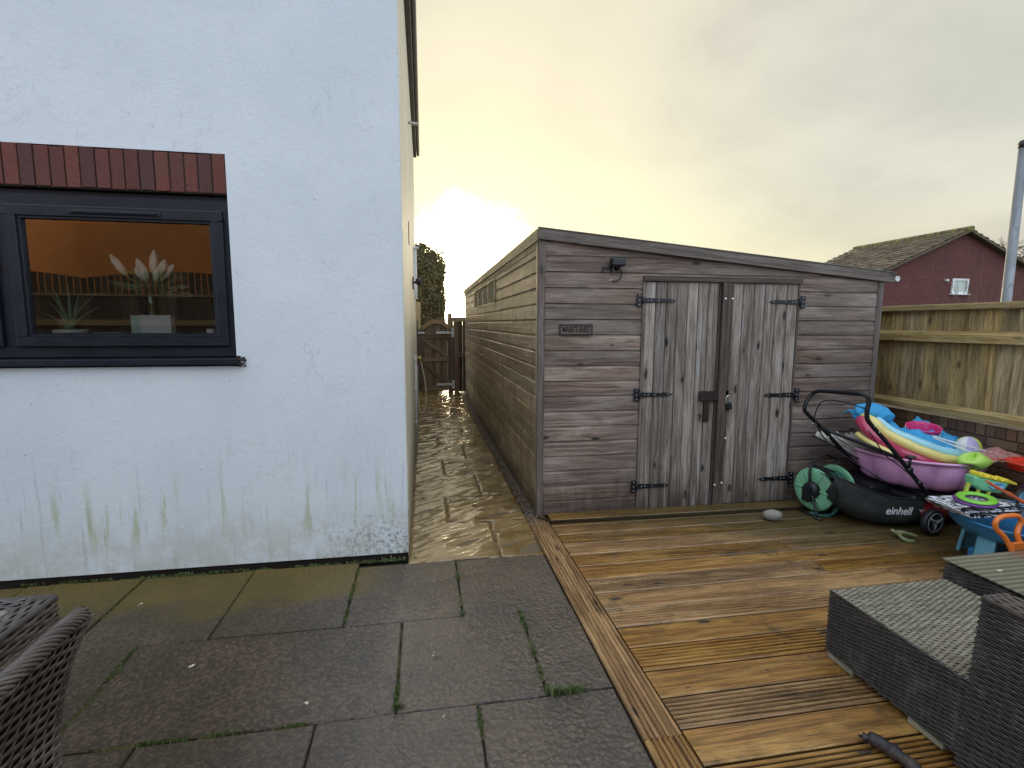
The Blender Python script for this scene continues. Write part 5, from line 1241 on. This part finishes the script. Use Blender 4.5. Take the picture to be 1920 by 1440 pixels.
# rainbow paddling pool folded in the tub
t=thing('rainbow_pool','deflated rainbow paddling pool slumped in the pink tub','paddling pool',(3.6,3.3,.5))
def cord(P,r,m_,nm,n=7,wr=.004):
    mb=MB(); pts=sweep(P,n); mb.tube([p+Vector((0,0,wr*noise.noise(p*14))) for p in pts],[r*(1+.10*noise.noise(p*11)) for p in pts],12); return mb.build(nm,m_,t)
cord([(3.43,3.48,.80),(3.40,3.38,.745),(3.45,3.30,.665),(3.57,3.25,.595),(3.70,3.17,.535),(3.86,3.14,.49)],.042,M_mag,'magenta_band')
cord([(3.37,3.44,.70),(3.40,3.32,.64),(3.46,3.2,.59)],.022,M_yel,'lower_yellow_band')
cord([(3.48,3.50,.825),(3.46,3.38,.790),(3.51,3.32,.72),(3.63,3.22,.64),(3.78,3.14,.575),(3.97,3.11,.53),(4.12,3.14,.50)],.040,M_yel,'yellow_band')
cord([(3.53,3.54,.835),(3.52,3.42,.800),(3.59,3.33,.725),(3.72,3.24,.660),(3.87,3.17,.605),(4.04,3.15,.575),(4.20,3.18,.575),(4.28,3.32,.62)],.036,M_sky,'pale_blue_band')
mb=MB(); mb.grid(lambda u,v:Vector((3.62+.62*u,3.18+.5*v,.575+.04*noise.noise(Vector((u*3,v*3,1))))),10,10); mb.build('pool_floor',plain('dark_teal_water',(.02,.07,.09),.15),t,solid=.004,fixn=False)
# blue towel
def crump(x,y,s,a): p=Vector((x*s,y*s,5)); return a*(noise.noise(p)+.6*noise.noise(p*2.1)+.35*noise.noise(p*4.6))
mb=MB()
P_=sweep([(3.50,3.58,.80),(3.62,3.52,.80),(3.74,3.46,.745),(3.86,3.40,.69),(3.98,3.36,.655),(4.10,3.36,.64),(4.2,3.42,.63)],8); nP=len(P_)-1
def tow(u,v,dy=.07):
    i=min(nP-1,int(u*nP)); p=P_[i].lerp(P_[i+1],u*nP-i); w_=.26; q=p+Vector((.10,.30,0)).normalized()*(v-.5)*w_+Vector((-.05,-.12,-.03))*(1-v)
    q.y+=dy; q.z+=.045*cos((v-.5)*pi)-.045*(1-v)**2+crump(u*5,v*2.4,1.6,.034); q.x+=crump(v*3+9,u*5,2,.012); q.y+=crump(u*6,v*3+4,2,.016); return q
mb.grid(tow,70,26); o1=mb.build('blue_towel',M_towel,None,solid=.006,fixn=False); tag(o1,'crumpled bright blue cloth draped along the rainbow pool','cloth')
mb=MB(); 
def ball(u,v):
    a=u*2*pi; b_=(v-.5)*pi; p=Vector((cos(a)*cos(b_)*.15,sin(a)*cos(b_)*.115,sin(b_)*.085)); n_=noise.noise(p*13)+.6*noise.noise(p*26)
    return Vector((3.585,3.52,.835))+p*(1+.24*n_)
mb.grid(ball,48,26); tag(mb.build('towel_bundle',M_towel,None,fixn=False),'bunched blue cloth bundle at the top of the pile by the mower handle','cloth')
mb=MB()
def peak(u,v):
    x=3.98+.50*u; y=3.74-.50*v; h=.60+.15*max(0,1-abs(u-.55)*2.2)*(1-v)**.7-.04*v
    return Vector((x-.05*v,y,h+crump(u*4,v*4,2,.022)))
mb.grid(peak,40,30); tag(mb.build('blue_sheet',M_towel,None,solid=.005,fixn=False),'tented blue cloth against the brick wall at the back of the tub','cloth')
# bucket
t=thing('pink_bucket','hot pink round bucket tipped on the pile before the brick wall','bucket',(4.1,3.62,.58))
bc=Vector((4.08,3.52,.655)); ba=Vector((-.10,-.16,1)).normalized()
mb=MB(); mb.lathe([(0,-.14),(.085,-.14),(.10,-.06),(.118,.0),(.124,.006),(.124,.014),(.115,.014),(.108,.0),(.09,-.06),(.078,-.13),(0,-.13)],bc+Vector((0,0,.05)),tuple(ba),36); mb.build('bucket_body',M_pink,t)
mb=MB(); q=bc+Vector((0,0,.05)); mb.tube(sweep([q+Vector((-.12,0,.0)),q+Vector((-.10,-.06,-.03)),q+Vector((0,-.125,-.045)),q+Vector((.10,-.06,-.02)),q+Vector((.12,0,.02))],6),.004,6); mb.build('bucket_handle',M_white,t)
for a,b_,lb in (((3.80,3.20,.715),(4.28,3.00,.575),'longer white plastic rod lying across the blue cloth'),((3.86,3.24,.69),(4.08,2.98,.575),'shorter white plastic rod crossing under the long rod on the pile')):
    mb=MB(); mb.tube([a,b_],.0055,8); tag(mb.build('white_rod',M_white),lb,'rod','white rods on the toy pile')
# lavender and olive ball toy, lime toy, net
t=thing('beach_ball','half deflated violet yellow and white ball at the back right of the tub','ball',(4.20,3.28,.6))
for k,m_ in enumerate((M_lavn,M_lime2,M_white,M_lavn,M_lime2,M_sky)):
    mb=MB(); mb.grid(lambda u,v:Vector((4.20,3.25,.60))+Vector((cos((k+u)*pi/3+.6)*sin(v*pi)*.095,sin((k+u)*pi/3+.6)*sin(v*pi)*.08,cos(v*pi)*.088)),6,12); mb.build('ball_panel',m_,t,fixn=False)
mb=MB()
def lim(u,v): a=u*2*pi; b_=(v-.5)*pi; return Vector((3.93+cos(a)*cos(b_)*.13,2.985+sin(a)*cos(b_)*.08,.575+sin(b_)*.045*(1+.5*sin(a*3))))
mb.grid(lim,30,14); tag(mb.build('lime_toy',M_lime,None,fixn=False),'lime green rounded toy lying on the near rim of the pink tub','toy')
t=thing('fishing_net','pink mesh net toy spread over the right side of the tub','net',(4.2,3.1,.58))
mb=MB(); mb.grid(lambda u,v:Vector((4.02+.36*u,2.93+.26*v,.575+.065*sin(pi*u)*sin(pi*v)+crump(u*4,v*3,1,.02))),18,12); mb.build('mesh',M_net,t,fixn=False)
mb=MB(); mb.tube([Vector((4.02+.36*(.5+.5*cos(a*pi/12)),2.93+.26*(.5+.5*sin(a*pi/12)),.59)) for a in range(24)],.006,6,closed=True); mb.build('hoop',M_redo,t)
# ------------------------------------------------------------------ red disc toy stack at the right edge
t=thing('red_toy_table','round red toy top on a yellow and purple post at the right edge','toy',(4.12,2.78,0))
c=Vector((4.13,2.72,.60)); mb=MB(); mb.lathe([(0,-.035),(.14,-.035),(.165,-.03),(.175,.012),(.183,.018),(.176,.02),(.16,.0),(.10,-.004),(.095,.006),(.085,.006),(.08,-.006),(0,-.006)],c,seg=40); mb.build('red_top',M_red,t)
mb=MB(); mb.lathe([(.03,0),(.035,.1),(.03,.2)],(4.13,2.72,.38),seg=16); mb.build('yellow_post',M_ye,t)
mb=MB(); cc=Vector((4.09,2.70,.42))
for k in range(60):
    a=random.uniform(0,2*pi); b_=random.uniform(-.9,.9); d_=Vector((cos(a)*cos(b_),sin(a)*cos(b_),sin(b_))); mb.tube([cc+d_*.03,cc+d_*.085],[.012,.005],6)
mb.build('purple_spikes',M_purple,t); mb=MB(); mb.lathe([(.05,0),(.05,.39)],(4.13,2.72,0),seg=16); mb.build('base',M_blackp,t)
# ------------------------------------------------------------------ water table
t=thing('water_table','blue round toy water table with pale legs at the right edge','water table',(3.72,2.55,0))
wc=Vector((3.74,2.50,-.045)); mb=MB()
mb.lathe([(0,.265),(.24,.265),(.34,.29),(.385,.335),(.395,.375),(.405,.382),(.40,.392),(.385,.386),(.37,.345),(.32,.305),(.22,.285),(0,.285)],wc,seg=64,sq=(1,.95)); mb.build('basin',M_blue,t)
for (a0,a1) in ((3.0,3.35),(4.75,5.1),(.3,.8),(1.4,1.9)):
    mb=MB(); mb.grid(lambda u,v:wc+Vector((cos(a0+(a1-a0)*u)*(.30+.04*(1-v)),sin(a0+(a1-a0)*u)*(.29+.04*(1-v)),.0+.29*v)),10,6); mb.build('leg',M_lblue,t,solid=.02,fixn=False)
mb=MB(); mb.box(3.46,3.70,2.36,2.62,.008,.13,xf=None); mb.build('lower_tray',M_blue,t,bevel=.02)
mb=MB(); mb.box(3.92,4.05,2.25,2.55,.315,.355); mb.build('basin_insert',M_lblue2,t,bevel=.012)
# zebra towel: folded sheet
t=None
mb=MB()
def zeb(k):
    zb=.395+.020*k
    def f(u,v):
        a=u*2*pi; x=3.30+.44*v; ph=u
        # a flattened loop (fold) swept back along y
        yy=2.36+.26*(.5-.5*cos(a)); zz_=zb+.011*sin(a)*(1 if True else 0)-.035*max(0,v-.5)*0+.03*(1-v)**2*(.6 if k else 1)
        return Vector((x+.02*k-.06*cos(a)*(1-v)*.5,yy+.04*k,zz_+.004*noise.noise(Vector((x*9,yy*9,k)))))
    return f
def zeb2(k):
    zb=.365+.030*k
    def f(u,v):   # loop opening toward the left (-x), extruded along y
        a=(u-.5)*pi*1.0; R0=.018
        if u<.33: s=u/.33; x=3.72-.44*s; z_=zb-R0*(1-.3*(1-s))
        elif u<.67: q=(u-.33)/.34*pi; x=3.28-.030*sin(q)+.0; z_=zb-R0*cos(q)
        else: s=(u-.67)/.33; x=3.28+.44*s; z_=zb+R0*(1-.8*s)
        x+=.045*k*-1+.045; y=2.50+.22*v+.02*k; return Vector((x,y,z_+.022+.012*((3.5-x)*2)**2*.5-.004*v+.005*noise.noise(Vector((x*8,y*8,k)))))
    return f
for k in (0,1): mb.grid(zeb2(k),48,14,uvs=(1,.5))
tag(mb.build('zebra_towel',M_zebra,None,solid=.005,fixn=False),'folded black and white zebra striped cloth on the blue water table','towel')
mb=MB(); mb.grid(lambda u,v:Vector((3.68+.13*u,2.40+.13*v,.435+.035*sin(pi*u)*sin(pi*v)**.6+.008*noise.noise(Vector((u*5,v*5,2))))),14,14,uvs=(.6,.5)); tag(mb.build('striped_cloth',M_zebra,None,solid=.004,fixn=False),'bunched zebra striped cloth next to the orange spade handle','cloth')
# rings
def torus(mb,c,nrm,R0,r0,sq=1.0,n=36,fl=.5):
    nrm=Vector(nrm).normalized(); e1=nrm.cross(Vector((0,1,0))).normalized(); e2=nrm.cross(e1); b=len(mb.v)
    for i in range(n):
        a=i/n*2*pi; d_=e1*cos(a)+e2*sin(a)
        for k in range(10): q=k/10*2*pi; mb.v.append(tuple(c+d_*(R0+r0*cos(q))+nrm*r0*fl*sin(q)))
    for i in range(n):
        for k in range(10): mb.f.append((b+i*10+k,b+(i+1)%n*10+k,b+(i+1)%n*10+(k+1)%10,b+i*10+(k+1)%10)); mb.r.append(.5); mb.sm.append(True); mb.uv.extend([(0,0)]*4)
t=thing('throwing_ring','bright green ring stacked on a purple ring on the zebra cloth','ring toy',(3.5,2.5,.47))
mb=MB(); torus(mb,Vector((3.41,2.555,.474)),(-.08,-.06,1),.078,.024,fl=.4); mb.build('green_ring',M_green,t)
mb=MB(); torus(mb,Vector((3.41,2.56,.458)),(-.08,-.06,1),.088,.024,fl=.4); mb.build('purple_ring',M_purple,t)
# yellow frame
mb=MB(); R_=Matrix.Translation((3.66,2.74,.455))@Matrix.Rotation(radians(-22),4,'Z')@Matrix.Rotation(radians(8),4,'Y')@Matrix.Scale(.8,4)
for a in ((-.09,.09,.03,.045),(-.09,.09,-.045,-.03),(-.09,-.07,-.03,.03),(-.005,.015,-.03,.03),(.07,.09,-.03,.03)): mb.box(a[0],a[1],-.012,.012,a[2],a[3],xf=R_)
tag(mb.build('yellow_frame',M_lime2,None,bevel=.003),'small yellow green frame toy standing behind the green ring','toy')
# mint castle truck toy
t=thing('mint_toy_boat','mint green toy boat with yellow wavy top and blue porthole','toy',(3.75,2.72,.5))
R_=Matrix.Translation((3.72,2.74,.50))@Matrix.Rotation(radians(-12),4,'Z')@Matrix.Rotation(radians(9),4,'Y')@Matrix.Scale(.82,4)
mb=MB(); b=[(-.15,.045),(-.135,-.03),(-.06,-.065),(.10,-.065),(.125,-.02),(.15,.045)]
mb.prism(b,R_@Vector((0,-.05,0)),R_.to_3x3()@Vector((1,0,0)),R_.to_3x3()@Vector((0,0,1)),R_.to_3x3()@Vector((0,.10,0))); mb.build('hull',M_mintp,t,bevel=.014)
mb=MB(); tp=[(-.11,.046)]+[(-.11+.02*i,.072+.014*sin(i*1.9)-.0016*i) for i in range(12)]+[(.19,.046),(.20,.035),(.185,.028)]
mb.prism(tp,R_@Vector((0,-.056,0)),R_.to_3x3()@Vector((1,0,0)),R_.to_3x3()@Vector((0,0,1)),R_.to_3x3()@Vector((0,.112,0))); mb.build('yellow_top',M_ye,t,bevel=.005)
mb=MB(); mb.lathe([(.034,0),(.036,.006),(.028,.008),(.026,.003),(0,.003)],R_@Vector((.045,-.050,-.005)),tuple(R_.to_3x3()@Vector((0,-1,0))),24,sq=(1.5,.7)); mb.build('porthole',M_lblue2,t)
# coral stick with yellow end
t=thing('toy_wand','coral red toy wand with a yellow knob lying over the ring','toy',(3.6,2.55,.5))
mb=MB(); mb.tube(sweep([(3.46,2.55,.585),(3.52,2.53,.545),(3.60,2.50,.500),(3.67,2.47,.455)],5),[.006,.007,.011,.009,.008,.012,.010,.009,.009,.013,.011,.009,.009,.011,.012,.010],8); mb.build('shaft',M_redo,t)
mb=MB(); mb.lathe([(0,-.035),(.014,-.03),(.018,-.012),(.014,0),(.018,.014),(.013,.03),(0,.035)],(3.70,2.455,.440),(.9,-.2,-.25),14); mb.build('yellow_knob',M_ye,t)
# blue goggles/ shovel with dark frame
t=thing('toy_goggles','ice blue toy visor with dark grey rim behind the orange spade','toy',(3.8,2.55,.45))
mb=MB(); mb.grid(lambda u,v:Vector((3.74+.20*u,2.52-.05*sin(pi*u)+.05*v,.425+.085*sin(pi*min(1,.25+.75*v))*(1-.35*u)-.05*u)),14,10); mb.build('visor',M_lblue2,t,solid=.008,fixn=False)
mb=MB(); mb.tube(sweep([(3.63,2.48,.43),(3.67,2.52,.485),(3.74,2.54,.515),(3.80,2.50,.49),(3.88,2.46,.44),(3.95,2.44,.40)],5),.009,8); mb.build('rim',M_blackp,t)
# orange spade
t=thing('toy_spade','orange plastic toy spade with a D handle leaning on the water table','toy spade',(3.44,2.24,0))
mb=MB(); L=[(3.335,2.27,.235),(3.315,2.29,.30),(3.285,2.30,.345),(3.245,2.31,.385),(3.235,2.31,.425),(3.265,2.31,.452),(3.33,2.31,.458),(3.39,2.31,.452),(3.418,2.31,.42),(3.405,2.31,.385),(3.385,2.30,.35),(3.395,2.29,.30),(3.42,2.27,.235)]
mb.tube(sweep(L,5),[.0135+.0012*abs(sin(i*1.5)) for i in range(61)],10); mb.build('grip',M_orangep,t)
mb=MB(); mb.box(3.325,3.415,2.265,2.285,.265,.31); mb.build('cross_piece',M_orangep,t,bevel=.004)
mb=MB(); mb.tube([(3.335,2.275,.24),(3.38,2.20,.06)],.012,8); mb.tube([(3.42,2.275,.24),(3.42,2.20,.06)],.012,8); mb.box(3.34,3.46,2.17,2.20,.008,.10); mb.build('blade',M_orangep,t)
